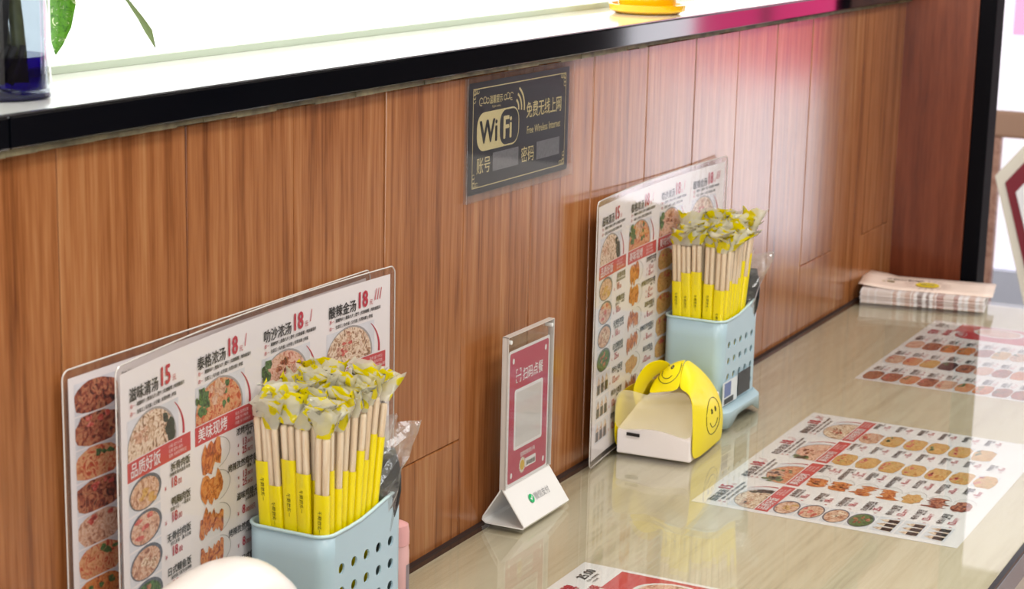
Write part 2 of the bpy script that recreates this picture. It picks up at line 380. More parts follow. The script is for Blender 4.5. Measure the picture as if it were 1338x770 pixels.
M['greytext'] = PM('grey_text', '9a9a9c', 0.5)

# ------------------------------------------------------------------ setting
PW = 0.1507; X00 = 1.0667 - 2*PW; ZT = 0.472
wall = MB().box((-1.5, 0.010, -0.75), (3.2, 0.10, ZT)).build('wall_back', M['backing']); tag(wall, kind='structure')
wall['label'] = 'reddish brown wood plank wall behind the table'
def plank_mesh(z0, z1, w=PW-0.0007):
    return MB().box((0.0004, 0.0, z0), (w, 0.010, z1))
full = plank_mesh(-0.006, ZT).build('plank', M['plank'], wall, bevel=0.0012)
up_ = plank_mesh(0.1035, ZT).build('plank', M['plank'], wall, bevel=0.0012)
lo_ = plank_mesh(-0.006, 0.1027).build('plank', M['plank'], wall, bevel=0.0012)
tilts = {5: 0.012, 6: 0.004, 7: -0.01, 8: -0.004}
i = 0; first = {}
x = X00 - 3*PW; idx = -3
while x < 3.19:
    k = idx
    srcs = [up_, lo_] if k in (3+2, 13, 15) else [full]
    for sname in srcs:
        if sname.name not in first: o = sname; first[sname.name] = 1
        else: o = sname.copy(); COL.objects.link(o); o.parent = wall
        o.location = (x, 0.0, 0)
        rr = random.Random(k*13+5)
        o.rotation_euler = (rr.uniform(-.002, .002), 0, rr.uniform(-.005, .005))
    x += PW; idx += 1
# top finish of the wall: sill, black strip, beads
ledge = MB().box((-1.5, -0.006, 0.4775), (3.24, 0.30, 0.5005)).build('trim_1', M['sill'], bevel=.0008)
tag(ledge, kind='structure'); ledge['label'] = 'white glossy ledge board running along the top of the plank wall'
for a, b in ((-1.5, 1.003), (1.0045, 3.24)):
    MB().box((a, -0.0135, 0.4785), (b, -0.0065, 0.5015)).build('edging_strip', M['strip'], ledge, bevel=.0015)
MB().box((-1.5, -0.0135, 0.5018), (3.24, -0.0105, 0.5030)).build('metal_bead', M['chrome'], ledge)
cm = MB()
rs = random.Random(3); xx = 0.9
while xx < 3.2:
    w = rs.uniform(.02, .07); d = rs.uniform(.001, .0045)
    cm.box((xx, -0.008-d*.4, 0.4735+rs.uniform(-.001, .001)), (xx+w, 0.0, 0.4785)); xx += w
cm.build('sealant_bead', M['caulk'], ledge)
# back window above the ledge
win = MB().box((-1.5, 0.300, 0.5), (3.24, 0.31, 1.9)).build('window_1', M['lit']); tag(win, kind='structure'); win['label'] = 'bright frosted window standing behind the white ledge'
fr = MB().box((-1.5, 0.142, 0.5006), (3.24, 0.150, 0.507)).build('trim_2', M['winframe']); tag(fr, kind='structure')
st = MB().box((-1.5, 0.152, 0.5006), (3.24, 0.156, 1.9)).build('window_2', M['lit']); tag(st, kind='structure')
# return panel and dark post at the far end
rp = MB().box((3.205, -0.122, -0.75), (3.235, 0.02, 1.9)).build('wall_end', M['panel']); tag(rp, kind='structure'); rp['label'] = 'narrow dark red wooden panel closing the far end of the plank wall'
po = MB().box((3.205, -0.1505, -0.75), (3.26, -0.1225, 1.9)).build('door_frame', M['darkpost'], bevel=.002)
tag(po, 'black upright post beside the dark red wood panel', 'post')
# room shell
fl = MB().box((-1.6, -3.3, -0.80), (6.0, 2.6, -0.75)).build('floor', M['floor']); tag(fl, kind='structure')
ce = MB().box((-1.6, -3.3, 1.96), (6.0, 2.6, 2.0)).build('ceiling', M['ceiling']); tag(ce, kind='structure')
wn = MB().box((-1.6, -3.35, -0.75), (6.0, -3.3, 1.96)).build('wall_front', M['darkwall']); tag(wn, kind='structure')
wl = MB().box((-1.65, -3.3, -0.75), (-1.6, 0.1, 1.96)).build('wall_left', M['wallwhite']); tag(wl, kind='structure')
wr = MB()
wr.box((5.9, -3.3, 1.5), (6.0, 2.6, 1.96)); wr.box((5.9, -3.3, -0.30), (6.0, -1.75, 1.5)); wr.box((5.9, 1.2, -0.75), (6.0, 2.6, 1.5))
wr = wr.build('wall_right', M['darkwall']); tag(wr, kind='structure')
MB().box((5.895, -3.3, -0.75), (6.0, -1.75, -0.30)).build('lower_panel', M['wallwhite'], wr)
wb = MB().box((3.3, 2.55, -0.75), (6.0, 2.6, 1.96)).build('wall_far', M['wallwhite']); tag(wb, kind='structure')
# shopfront in the right wall: glazed, daylight behind, pink film band above
sf = empty('shopfront', (5.93, 0, 0)); tag(sf, kind='structure'); sf.name = 'window_3'
for a, b, m in ((-1.75, -1.25, 'daybright'), (-1.25, -0.74, 'daybright'), (-0.74, -0.28, 'dayshade'), (-0.28, 0.14, 'dayshade'), (0.14, 1.2, 'dayshade')):
    MB().box((0.01, a+.012, -0.70), (0.02, b-.012, 0.36)).build('pane', M[m], sf)
    MB().box((0.01, a+.012, 0.40), (0.02, b-.012, 1.48)).build('pane', M['dayshade'], sf)
    MB().box((-0.02, b-.012, -0.75), (0.03, b+.012, 1.5)).build('mullion', M['grey_edge'], sf)
MB().box((-0.02, -1.75, 0.36), (0.03, 1.2, 0.40)).build('transom', M['grey_edge'], sf)
for a, b, z0, z1 in ((-1.50, -0.97, .04, .35), (-0.96, -0.76, .12, .35)):
    MB().box((0.0, a, z0), (0.006, b, z1)).build('window_film', M['pinksign'], sf)
MB().box((0.0, .30, .22), (0.006, .44, .34)).build('window_film', M['palefilm'], sf)
MB().box((-0.03, -1.75, -0.75), (0.04, 1.2, -0.50)).build('lower_rail', PM('pale_blue_rail', 'd3d9ea', .4), sf)
# CEILING LAMPS
for lx, ly in LAMPS:
    r = empty('ceiling_lamp', (lx, ly, 1.94)); tag(r, 'square white ceiling lamp panel above the room, outside the picture', 'lamp', 'ceiling lamp panels')
    MB().box((-.31, -.31, 0.0), (.31, .31, .02)).build('frame', M['whiteplastic'], r)

# ------------------------------------------------------------------ table
TX0, TX1, TY0 = -0.6, 3.118, -0.5215
tb = empty('dining_table', (1.2, -0.26, -0.75)); tag(tb, 'long glass-covered table with pale beige wood grain top against the plank wall', 'table')
def tl(p): return (p[0]-1.2, p[1]+0.26, p[2]+0.75)
def tbox(a, b): return MB().box(tl(a), tl(b))
tbox((TX0, TY0+.006, -0.034), (TX1, -0.003, -0.0062)).build('table_top', M['table'], tb)
tbox((TX0, TY0, -0.004), (TX1, TY0+.0055, -0.0002)).build('edge_trim', M['black_edge'], tb)
tbox((TX0, TY0-.001, -0.030), (TX1, TY0+.0055, -0.0042)).build('front_edge', M['grey_edge'], tb)
tbox((TX0, TY0+.006, -0.0044), (TX1, -0.003, 0.0)).build('glass_sheet', M['glass'], tb, bevel=.0006)
for (lx, ly) in ((-.5, -.47), (-.5, -.06), (3.02, -.47), (3.02, -.06)):
    tbox((lx-.02, ly-.02, -0.75), (lx+.02, ly+.02, -0.034)).build('leg', M['grey_edge'], tb)
sb = MB().box((-0.6, -0.0062, -0.008), (3.2, -0.0012, 0.0012)).build('baseboard_back', M['backing']); tag(sb, kind='structure')
# stool below the table edge
stl = empty('wooden_stool', (2.52, -0.74, -0.75)); tag(stl, 'wooden stool seat in brownish pink seen below the table edge', 'stool')
MB().box((-.55, -.19, .42), (.45, .19, .45)).build('seat', M['seat'], stl, bevel=.006)
for sx, sy in ((-.5, -.15), (.4, -.15), (-.5, .15), (.4, .15)):
    MB().box((sx-.018, sy-.018, 0), (sx+.018, sy+.018, .42)).build('leg', M['seat'], stl)

# ------------------------------------------------------------------ menus
PMATS = [M['paper'], M['banner'], M['bgphoto'], M['dish'], M['noodle'], M['noodle_red'], M['laksa'], M['green'], M['darkgreen'],
         M['chicken'], M['meat'], M['fried'], M['brown'], M['darkphoto'], M['radish'], M['dish_white'], M['dish_line'], M['red'], M['ink'], M['banner_pale']]
MI = {n: i for i, n in enumerate(['paper', 'banner', 'bg', 'dish', 'noodle', 'nred', 'laksa', 'green', 'dgreen', 'chicken', 'meat', 'fried', 'brown', 'dark', 'radish', 'wdish', 'line', 'red', 'ink', 'pale'])}
HH = 297
def soup_photo(c, kind):
    p = Print(HH); u0, w0, u1, w1 = c+1, 36, c+62, 69.5
    p.rect(u0, w0+2, u1+16, w1, 1, MI['bg'])
    clip = (u0, w0, u1+24, w1)
    p.disc(c+37, 65, 37.5, 28.5, 2, MI['line'], 36, clip)
    food = {'clear': 'noodle', 'thai': 'nred', 'laksa': 'laksa', 'sour': 'noodle'}[kind]
    p.disc(c+36, 65, 36, 27, 3, MI[food], 36, clip)
    r = random.Random(kind)
    if kind == 'clear':
        for k in range(9):
            a = r.uniform(-1.1, .6); p.disc(c+36+30*math.cos(a), 64+22*math.sin(a), r.uniform(4, 7), None, 4, MI['dgreen'], 8, clip, .3)
        for k in range(6): p.disc(c+r.uniform(12, 34), r.uniform(44, 62), r.uniform(3, 6), r.uniform(2, 3.5), 4, MI['meat'], 9, clip, .3)
    if kind == 'thai':
        for k in range(11): p.disc(c+r.uniform(3, 20), r.uniform(44, 66), r.uniform(3, 5), None, 4, MI['green'], 8, clip, .35)
        for k in range(8): p.disc(c+r.uniform(24, 42), r.uniform(40, 58), r.uniform(3, 6), None, 4, MI['meat'], 8, clip, .3)
        for k in range(4): p.disc(c+r.uniform(44, 54), r.uniform(42, 66), 3, None, 4, MI['green'], 8, clip, .4)
    if kind == 'laksa':
        for k in range(9): p.disc(c+r.uniform(2, 12), r.uniform(44, 66), r.uniform(3, 5), None, 4, MI['green'], 8, clip, .35)
        for k in range(6): p.disc(c+r.uniform(24, 44), r.uniform(42, 58), r.uniform(3, 6), 2.5, 4, MI['brown'], 8, clip, .35)
    if kind == 'sour':
        for k in range(7): p.disc(c+r.uniform(26, 42), r.uniform(46, 62), r.uniform(2, 4), 1.8, 4, MI['radish'], 8, clip, .35)
        for k in range(5): p.disc(c+r.uniform(12, 50), r.uniform(40, 62), r.uniform(3, 5), 3, 4, MI['meat'], 8, clip, .35)
    p.arc(c+36, 64, 48, -42, 8, 3.4, 2, MI['red'], sw=.72)
    return p
def bowl_photo(c, w, food, acc=None, seed=0):
    p = Print(HH); r = random.Random(seed)
    p.rect(c, w-13, c+48, w+13.4, 1, MI['bg']); p.disc(c+25, w, 24.5, 13.6, 2, MI['dish'], 24); p.disc(c+24, w+.5, 21.8, 12.0, 3, MI[food], 22)
    for k in range(5):
        if acc: p.disc(c+24+r.uniform(-13, 13), w+r.uniform(-8, 8), r.uniform(3, 7), r.uniform(1.2, 3.2), 4, MI[acc], 8, None, .4)
    return p
def plate_photo(c, w, food, seed=0, shape='wing'):
    p = Print(HH); r = random.Random(seed)
    p.disc(c+30, w, 23, 13.4, 1, MI['wdish'], 22); p.arc(c+30, w, 22, -75, 75, .9, 2, MI['line'], sw=.58, taper=False)
    if shape == 'wing':
        for k in range(3): p.disc(c+14+k*9.5, w+r.uniform(-2, 2), 7.6, r.uniform(9.5, 12.5), 3, MI[food], 12, None, .22)
    elif shape == 'strip':
        for k in range(6): p.disc(c+8+k*6, w+r.uniform(-3, 3), 3.8, r.uniform(8, 12), 3, MI[food], 9, None, .3)
    else:
        p.disc(c+22, w, 19, 11, 3, MI[food], 16, None, .2)
    return p
def square_photo(c, w, food, acc=None, seed=0, hw=(24, 12.6)):
    p = Print(HH); r = random.Random(seed)
    p.rect(c, w-hw[1], c+2*hw[0], w+hw[1], 1, MI['bg'])
    p.disc(c+hw[0], w+.6, hw[0]*1.13, hw[1]*1.12, 2, MI[food], 20, (c, w-hw[1], c+2*hw[0], w+hw[1]), .1)
    for k in range(4):
        if acc: p.disc(c+hw[0]+r.uniform(-.5, .8)*hw[0], w-hw[1]*.5+r.uniform(-3, 3), r.uniform(2, 5), r.uniform(1.5, 3), 3, MI[acc], 8, None, .4)
    return p
def riceball_photo(c, w, seed=0):
    p = Print(HH); r = random.Random(seed); p.rect(c+1, w-13, c+50, w+13, 1, MI['bg'])
    for k in range(3):
        u = c+10+k*14; p.poly([(u-7, w+10), (u+7, w+10), (u+5, w-3), (u, w-11), (u-5, w-3)], 2, MI['noodle']); p.rect(u-5.4, w-1, u+4.4, w+10.5, 3, MI['ink'])
    return p
def build_front(root, bow):
    fn = sheet_fn(.42, bow); bp = []
    pp = Print(HH); pp.rect(0, 0, 420, 297, 0, 0, 12); pp.mb.build('paper', PMATS, root, fn=fn, solid=0.0003, soff=-1)
    def put(p, name): p.mb.build(name, PMATS, root, fn=fn)
    cols = [8, 111, 214, 317]
    for c, k in zip(cols, ('clear', 'thai', 'laksa', 'sour')): put(soup_photo(c, k), 'food_photo')
    bn = [('品质好饭', '小碟 卤汁小菜', '现煮 配料 卤水', '现煮 米饭现煮粒粒'), ('美味现烤', '现点 现烤现做', '肉嫩 多汁味美', '肉嫩 多汁味美好'), ('美味炒粉', '现点 现炒现做', '锅气 十足入味', '现炒 米粉香香的'), ('凉拌捞粉面', '现捞 酱汁拌匀', '现煮 配料可选', '现煮 配料随心选配')]
    for c, (t, a, b_, d) in zip(cols, bn):
        p = Print(HH); p.rect(c, 70.5, c+96, 86, 1, MI['banner'])
        p.text(c+4, 82.5, t, 12.5, .012, l=3, m=MI['paper'], sx=.92); q = 62 if len(t) < 5 else 70
        for j, s in enumerate((a, b_, d)): p.text(c+q, 75.4+j*4, s, 3.3, 0, l=3, m=MI['pale'])
        put(p, 'section_banner')
    W0, DW = 99.5, 28.0
    rice = [('meat', 'fried'), ('meat', 'radish'), ('meat', 'noodle'), ('brown', 'green')]
    for k in range(4):
        put(bowl_photo(9, W0+k*DW, 'green' if k == 3 else rice[k][0], 'brown' if k == 3 else rice[k][1], k), 'food_photo')
    for k in range(4, 7): put(riceball_photo(9, W0+k*DW, k), 'food_photo')
    for k in range(7):
        put(plate_photo(112, W0+k*DW, 'chicken' if k < 5 else 'brown', k+20, ['wing', 'wing', 'strip', 'strip', 'blob', 'strip', 'blob'][k]) if k != 4 else plate_photo(112, W0+k*DW, 'fried', 4, 'blob'), 'food_photo')
        put(square_photo(216, W0+k*DW, 'fried', 'radish', k+40), 'food_photo')
        if k < 6: put(square_photo(319, W0+k*DW, 'fried' if k else 'meat', 'green' if k % 2 else 'radish', k+60), 'food_photo')
    bk = Print(HH); rd = Print(HH)
    heads = [('滋味清汤', '15', ''), ('泰格浓汤', '18', '/'), ('叻沙浓汤', '18', '/'), ('酸辣金汤', '18', '///')]
    for c, (t, pr, ch) in zip(cols, heads):
        bk.text(c+4, 23.5, t, 11.6, .028, sx=.95); rd.text(c+49, 23, pr, 21, .045, sx=.84); rd.text(c+69, 22.5, '元', 5.5, .01)
        for j in range(len(ch)): rd.mb.add([rd.P(c+77+j*4, 20, 5), rd.P(c+78.2+j*4, 20, 5), rd.P(c+80.6+j*4, 9.5, 5), rd.P(c+79.6+j*4, 9.5, 5)], [(0, 1, 2, 3)])
        rd.text(c+5, 29, '选一', 3.6, .01); rd.text(c+5, 35, '选一', 3.6, .01)
        bk.text(c+15, 29, '猪腿肉片 | 墨鱼丸片 | 肥牛 | 红烧番薯 | 鸡肉番茄片', 3.6, .03, sx=.9)
        bk.text(c+15, 35, '生菜王 | 乌冬面 | 公仔面 | 东莞米粉 | 伊面', 3.6, .03, sx=.9)
    items1 = [('拆骨肉饭', '香嫩拆骨肉盖香米饭', '18', '.00'), ('鸭胸肉饭', '低脂十足，一碗满足', '18', '.00'), ('无骨肘肉饭', '软烂无骨，量大过瘾', '18', '.00'), ('日式鳗鱼饭', '秘制酱汁配专业烤鳗', '25', '.00'), ('卷包小饭团', '滋味，美味', '12', '.00/3个'), ('卷包小饭团', '滋味，美味', '12', '.00/3个'), ('卷包小饭团', '滋味，美味', '12', '.00/3个')]
    items2 = [('浓烤鸡中翅', '鲜嫩，多汁', '13', '.00', '25'), ('烤辣孜然鸡中翅', '香辣，多汁', '13', '.00', '25'), ('滋味鸡翅尖', '入味香嫩多汁', '8', '.00/10只', ''), ('烤辣孜然鸡翅尖', '入味香嫩多汁', '8', '.00/10只', ''), ('新日式鱼丸', '一口爆浆', '12', '.00/6粒', ''), ('滋味孜然豆皮', '香辣入味', '10', '.00/份', ''), ('浓烤香肠', '外焦里嫩', '8', '.00/份', '')]
    for k in range(7):
        w = W0+k*DW; t, s, a, b_ = items1[k]
        bk.text(102, w-5, t, 7.6, .024, 'RIGHT', sx=.98); bk.text(102, w-.8, s, 3.5, .01, 'RIGHT')
        rd.text(86-len(b_)*1.5, w+8.5, a, 11.5, .024, 'RIGHT', sx=.85); rd.text(86.5-len(b_)*1.5, w+8.5, b_, 6.6, .012, sx=.85); rd.text(67-len(b_)*1.5-(len(a) == 1)*-6, w+8.5, '¥', 5, .01)
        t, s, a, b_, a2 = items2[k]
        bk.text(207, w-6.5, t, 7.2, .024, 'RIGHT', sx=.92); bk.text(207, w-2.8, s, 3.3, .01, 'RIGHT')
        if a2:
            for j, q in enumerate((a, a2)):
                rd.text(190, w+4+j*7.2, q, 8.6, .022, 'RIGHT', sx=.85); rd.text(190.5, w+4+j*7.2, '.00/只', 4.4, .01, sx=.85); rd.text(176, w+4+j*7.2, '¥', 4, .01)
        else:
            rd.text(187, w+7.5, a, 11, .024, 'RIGHT', sx=.85); rd.text(187.5, w+7.5, b_, 5.6, .012, sx=.82); rd.text(175, w+7.5, '¥', 5, .01)
        n3 = ['三丝炒米粉', '干炒鸡肉河', '星洲炒米粉', '豉油皇炒面', '三丝炒河粉', '肉丝炒面', '牛肉炒河'][k]; n4 = ['麻辣凉皮', '鸡丝拌面', '麻酱捞面', '手撕鸡捞粉', '葱油拌面', '酸辣拌粉', ''][k]
        for c, t in ((207+103, n3), (207+205, n4)):
            if not t: continue
            bk.text(c, w-5, t, 7, .024, 'RIGHT', sx=.92); bk.text(c, w-1, '一份干捞', 3.3, .01, 'RIGHT')
            rd.text(c-11, w+8, '13' if k % 2 else '15', 10, .024, 'RIGHT', sx=.85); rd.text(c-10.5, w+8, '.00', 5.6, .012, sx=.85); rd.text(c-26, w+8, '¥', 4.6, .01)
    bk.mb.build('black_lettering', M['ink'], root, fn=fn); rd.mb.build('red_lettering', M['red'], root, fn=fn)
def build_back(root, bow):
    fn = sheet_fn(.42, bow)
    pp = Print(HH); pp.rect(0, 0, 420, 297, 0, 0, 12); pp.mb.build('paper', PMATS, root, fn=fn, solid=0.0003, soff=-1)
    foods = ['brown', 'fried', 'dark', 'chicken', 'meat', 'brown', 'chicken', 'nred', 'laksa', 'brown', 'fried']
    bk = Print(HH); rd = Print(HH)
    names = ['红烧肉', '香辣鸡', '卤水拼盘', '酱排骨', '白切鸡', '小炒肉', '糖醋里脊', '麻辣串', '番茄蛋', '卤鸭腿', '炒时蔬']
    for j, c in enumerate((6, 111, 216)):
        for k in range(11):
            w = 18+k*25.6; r = random.Random(j*20+k)
            f = foods[(k*3+j*4) % 11] if j else ['brown', 'brown', 'nred', 'brown', 'meat', 'nred', 'chicken', 'brown', 'brown', 'meat', 'brown'][k]
            p = square_photo(c, w, f, r.choice(['green', 'radish', 'green', None]), k+j*50, (25, 12.2)); p.mb.build('food_photo', PMATS, root, fn=fn)
            bk.text(c+54, w-3, names[(k+j*3) % 11], 8.5, .024, sx=.9); bk.text(c+54, w+1.5, '滋味现做 鲜香入味', 3.4, .01)
            rd.text(c+53, w+9.5, '¥', 4.5, .01); rd.text(c+58, w+9.5, str(12+(k*5+j) % 16), 8.6, .02, sx=.85); rd.text(c+70, w+9.5, '.00', 4.6, .01)
    rd.text(322, 26, '招牌', 17, .03, sx=.9); rd.text(322, 44, '滋味套餐', 12, .03, sx=.9)
    bk.text(374, 22, '25.00', 15, .03, sx=.85); bk.text(370, 28, '任选一款汤粉配', 3.6, .01); bk.text(370, 33, '一份小食', 3.6, .01)
    bk.mb.build('black_lettering', M['ink'], root, fn=fn); rd.mb.build('red_lettering', M['red'], root, fn=fn)
    b = Print(HH); b.rect(362, 44, 414, 290, 1, MI['banner']); b.rect(320, 62, 362, 290, 1, MI['banner'])
    b.disc(342, 60, 17, 9, 2, MI['wdish'], 20); b.disc(342, 60, 16, 8, 3, MI['banner'], 20); b.text(342, 63, '套餐', 9, .012, 'CENTER', l=4, m=MI['paper'])
    b.disc(378, 110, 30, 38, 2, MI['wdish'], 24); b.disc(378, 110, 26, 33, 3, MI['laksa'], 24)
    b.mb.build('section_banner', PMATS, root, fn=fn)
    for k in range(6):
        p = Print(HH); w = 160+(k//2)*42; u = 326+(k % 2)*44
        p.rect(u, w, u+40, w+38, 2, MI['wdish']); p.disc(u+20, w+19, 18, 17, 3, MI[['laksa', 'fried', 'noodle', 'meat', 'chicken', 'brown'][k]], 16, None, .08)
        p.mb.build('food_photo', PMATS, root, fn=fn)
def lamination(root, bow, m=7.0, rad=7):
    fn = sheet_fn(.42, bow, 0.00015); w, h = 420+2*m, 297+2*m; p = Print(HH)
    # clear front film with rounded corners, as vertical strips
    xs = [0, .4, 1, 2, 3.5, 5, rad]+[rad+(w-2*rad)*i/30 for i in range(1, 31)]+[w-5, w-3.5, w-2, w-1, w-.4, w]
    xs = sorted(set(xs))
    def inset(x):
        d = min(x, w-x)
        return 0 if d >= rad else rad-math.sqrt(max(0, rad*rad-(rad-d)**2))
    for lay, flip in ((7.5, 0), (-3.5, 1)):
        vs = []
        for x in xs: q = inset(x); vs += [p.P(x-m, h-m-q, lay), p.P(x-m, -m+q, lay)]
        p.mb.add(vs, [(2*i, 2*i+2, 2*i+3, 2*i+1) for i in range(len(xs)-1)])
    o = p.mb.build('lamination', M['lam'], root, fn=fn)
    # slightly milky welded edge
    e = Print(HH); pts = []
    for x in xs: pts.append((x-m, -m+inset(x)))
    for x in reversed(xs): pts.append((x-m, h-m-inset(x)))
    vs = [e.P(u, wv, 2) for u, wv in pts]
    MBt = MB(); MBt.tube([fn(*v) for v in vs], 0.0007, 4, closed=True); MBt.build('welded_edge', M['acryl_edge'], root)

def at(px, py, axis, val):
    """point of a vertical or horizontal world plane seen at a pixel of the 1338x770 photograph"""
    v = F_*FPX + R_*(px-669) + U_*(385-py); t = (val-CAM[axis])/v[axis]; return CAM+v*t

zb = 0.0075
def wall_menu(xl, yl, xr, yr, bow, front, label, tilt=0, lean=0.0):
    a = math.atan2(yr-yl, xr-xl)
    r = empty('laminated_menu', (xl+.006, yl, zb), (0, 0, a)); r.rotation_euler = (lean, -tilt, a)
    tag(r, label, 'menu')
    (build_front if front else build_back)(r, bow); lamination(r, bow)
    return r
wall_menu(1.0845, -0.032, 1.500, -0.0115, 0.0125, True, 'large laminated food menu standing behind the near chopstick holder, full front face visible', lean=0.0)
rear = wall_menu(1.0560, -0.009, 1.47, -0.0035, 0.0, False, 'laminated menu mostly hidden behind the near menu, only a strip of food photos showing', lean=-.004)
wall_menu(1.945, -0.020, 2.353, -0.008, 0.010, True, 'curved laminated food menu against the wall behind the far chopstick holder')
def flat_menu(x, y, label, front):
    r = empty('printed_menu', (x, y-0.297, -0.00575), (-PI/2, 0, 0)); tag(r, label, 'menu')
    if front: build_front(r, 0.0)
    else: build_back(r, 0.0)
    return r
flat_menu(1.9164, -0.1587, 'printed menu with red section bars under the glass beside the yellow tissue pack', True)
flat_menu(2.5362, -0.1501, 'printed food photo menu under the glass at the far table end, before the leaflet stack', False)
flat_menu(1.260, -0.1400, 'printed menu at the bottom edge of the photo with black 25.00 at its corner', False)

# ------------------------------------------------------------------ wifi sign
ws = empty('wifi_sign', (1.664, -0.0022, 0.3465)); tag(ws, 'black and gold WiFi notice under a clear acrylic sheet on the plank wall', 'sign')
SW, SH = 243, 125.0
wfn = lambda x, l, z: (x, -0.0002-l*0.00015, z)
p = Print(SH); p.rect(0, 0, SW, SH, 1, 0)
p.mb.build('back_sheet', FILM('sign_margin_film', (0.9, 0.85, 0.85, 1), 1.0, .12, .1), ws, fn=wfn)
p = Print(SH); p.rect(9, 6, 236, 118, 2, 0); p.mb.build('panel', M['blackpanel'], ws, fn=wfn)
MB().box((0, -0.0045, 0), (SW*.001, -0.0022, SH*.001)).build('acrylic_sheet', M['acryl'], ws, bevel=.0005)
g = Print(SH)
def frame(g, u0, w0, u1, w1, t, l, m=0):
    g.rect(u0, w0, u1, w0+t, l, m); g.rect(u0, w1-t, u1, w1, l, m); g.rect(u0, w0, u0+t, w1, l, m); g.rect(u1-t, w0, u1, w1, l, m)
frame(g, 17, 12, 228, 112, .9, 3)
for cu, cw, sx, sy in ((17, 12, 1, 1), (228, 12, -1, 1), (17, 112, 1, -1), (228, 112, -1, -1)):
    for k in range(3):
        g.arc(cu+sx*(4+k*3.2), cw+sy*3, 2, 0, 330, .7, 3, taper=False, n=12); g.arc(cu+sx*3, cw+sy*(4+k*4), 2, 0, 330, .7, 3, taper=False, n=12)
for cu, d in ((42, 1), (92, -1)):
    g.arc(cu-d*8, 26, 3.5, 60, 330, .8, 3, n=12, taper=False); g.arc(cu, 25, 3, 0, 360, .8, 3, n=12, taper=False); g.arc(cu+d*6, 26, 2.5, 0, 360, .7, 3, n=12, taper=False); g.rect(cu-9, 27.4, cu+9, 28, 3)
g.text(66, 29, '温馨提示', 9, .008, 'CENTER', l=3, sx=.8); g.text(67, 34, 'Public notice', 3.6, 0, 'CENTER', l=3)
def rrect(g, u0, w0, u1, w1, r, l, m=0):
    pts = []
    for (cu, cw, a0) in ((u1-r, w0+r, -90), (u1-r, w1-r, 0), (u0+r, w1-r, 90), (u0+r, w0+r, 180)):
        for k in range(7): a = math.radians(a0+15*k); pts.append((cu+r*math.cos(a), cw+r*math.sin(a)))
    g.poly(list(reversed(pts)), l, m)
rrect(g, 26, 37, 118, 76, 15, 3, 0)
rrect(g, 75, 38.6, 116.4, 74.4, 13, 4, 1)
g.text(32, 68, 'Wi', 33, .03, l=5, m=1, sx=.92); g.text(81, 68, 'Fi', 33, .03, l=5, m=0, sx=.92)
for k in range(3): g.arc(106, 40, 9+k*6.5, -62, 8, 2.6, 3, 0, 12, taper=False, sw=1.0)
g.text(134, 51, '免费无线上网', 18, .012, l=3, sx=.78); g.text(136, 69, 'Free Wireless Internet', 11.5, .004, l=3, sx=.75)
g.text(26, 97, '账号', 18, .004, l=3, sx=.85); g.text(124, 97, '密码', 18, .004, l=3, sx=.85)
g.rect(61, 80, 118, 99, 3, 2); g.rect(160, 80, 215, 99, 3, 2)
g.mb.build('lettering', [M['gold'], M['blackpanel'], M['silverrect']], ws, fn=wfn)

# ------------------------------------------------------------------ table-top order stand
qs = empty('order_stand', (1.717, -0.0035, 0)); tag(qs, 'acrylic table stand with a crimson scan-to-order card on a white folded foot', 'table stand')
QW = .107
prof = [(-0.0235, .0402), (-0.0240, .0385), (-0.049, .0035), (-0.0475, .0012), (-0.004, .0012), (0.0, .004), (-.001, .008), (-0.0195, .037), (-0.0205, .0402)]
def strip(prof, x0, x1, t): 
    mb = MB(); vs = []
    for y, z in prof: vs += [(x0, y, z), (x1, y, z)]
    mb.add(vs, [(2*i, 2*i+1, 2*i+3, 2*i+2) for i in range(len(prof)-1)]); return mb
strip(prof, 0, QW, 0).build('folded_foot', M['whiteplastic'], qs, solid=.0015, soff=0, smooth=False, merge=True)
plate = MB().box((0, -0.0262, 0.0405), (QW, -0.0243, 0.2035)).build('front_plate', M['acryl'], qs, bevel=.0004)
MB().box((0, -0.0212, 0.038), (QW, -0.0195, 0.2035)).build('back_plate', M['acryl'], qs, bevel=.0004)
ed = MB(); 
for xx in (0.0, QW-.0008): ed.box((xx, -0.0264, .040), (xx+.0008, -0.0193, .2037))
ed.box((0, -0.0264, .2030), (QW, -.0193, .2038)); ed.build('polished_edge', M['acryl_edge'], qs)
QH = 203.5; qfn = lambda x, l, z: (x, -0.0232-l*.00012, z)
c = Print(QH); rrect(c, 7, 17, 103, 164, 3, 1, 0); rrect(c, 10, 20, 100, 161, 3, 2, 1)
rrect(c, 22, 61, 88, 127, 3, 3, 0); rrect(c, 25.5, 64.5, 84.5, 123.5, 1, 4, 2)
for u, w in ((18, 29), (93, 29), (18, 153), (93, 153)): c.disc(u, w, 2.4, 3.2, 3, 0, 14)
c.text(40, 53, '扫码点餐', 14.5, .02, l=3, m=0, sx=.82)
frame(c, 24, 39, 36, 54, 1.2, 3, 0); c.rect(28, 38.5, 32, 41, 4, 1); c.rect(28, 52, 32, 54.5, 4, 1); c.rect(23.5, 43.5, 37, 45, 4, 1); c.rect(23.5, 47.5, 37, 49.5, 4, 1); c.rect(25.5, 45.6, 34.5, 46.8, 5, 0)
c.text(38, 137, '自助取餐请扫·码', 5.6, .01, l=3, m=0, sx=.85)
c.mb.build('card', [M['paper'], M['crimson'], PM('blank_code_area', 'dcd6d3', .5)], qs, fn=qfn)
c = Print(QH); pts = []
for k in range(28): a = -2*PI*k/28; r = 8.2 if k % 2 else 6.8; pts.append((43+r*math.cos(a)*.95, 147+r*1.15*math.sin(a)))
c.poly(pts, 4, 0); c.disc(43, 147, 5, 5.6, 5, 1, 16); c.mb.build('yellow_emblem', [M['cream'], PM('emblem_yellow', 'e2b53c', .5)], qs, fn=qfn)
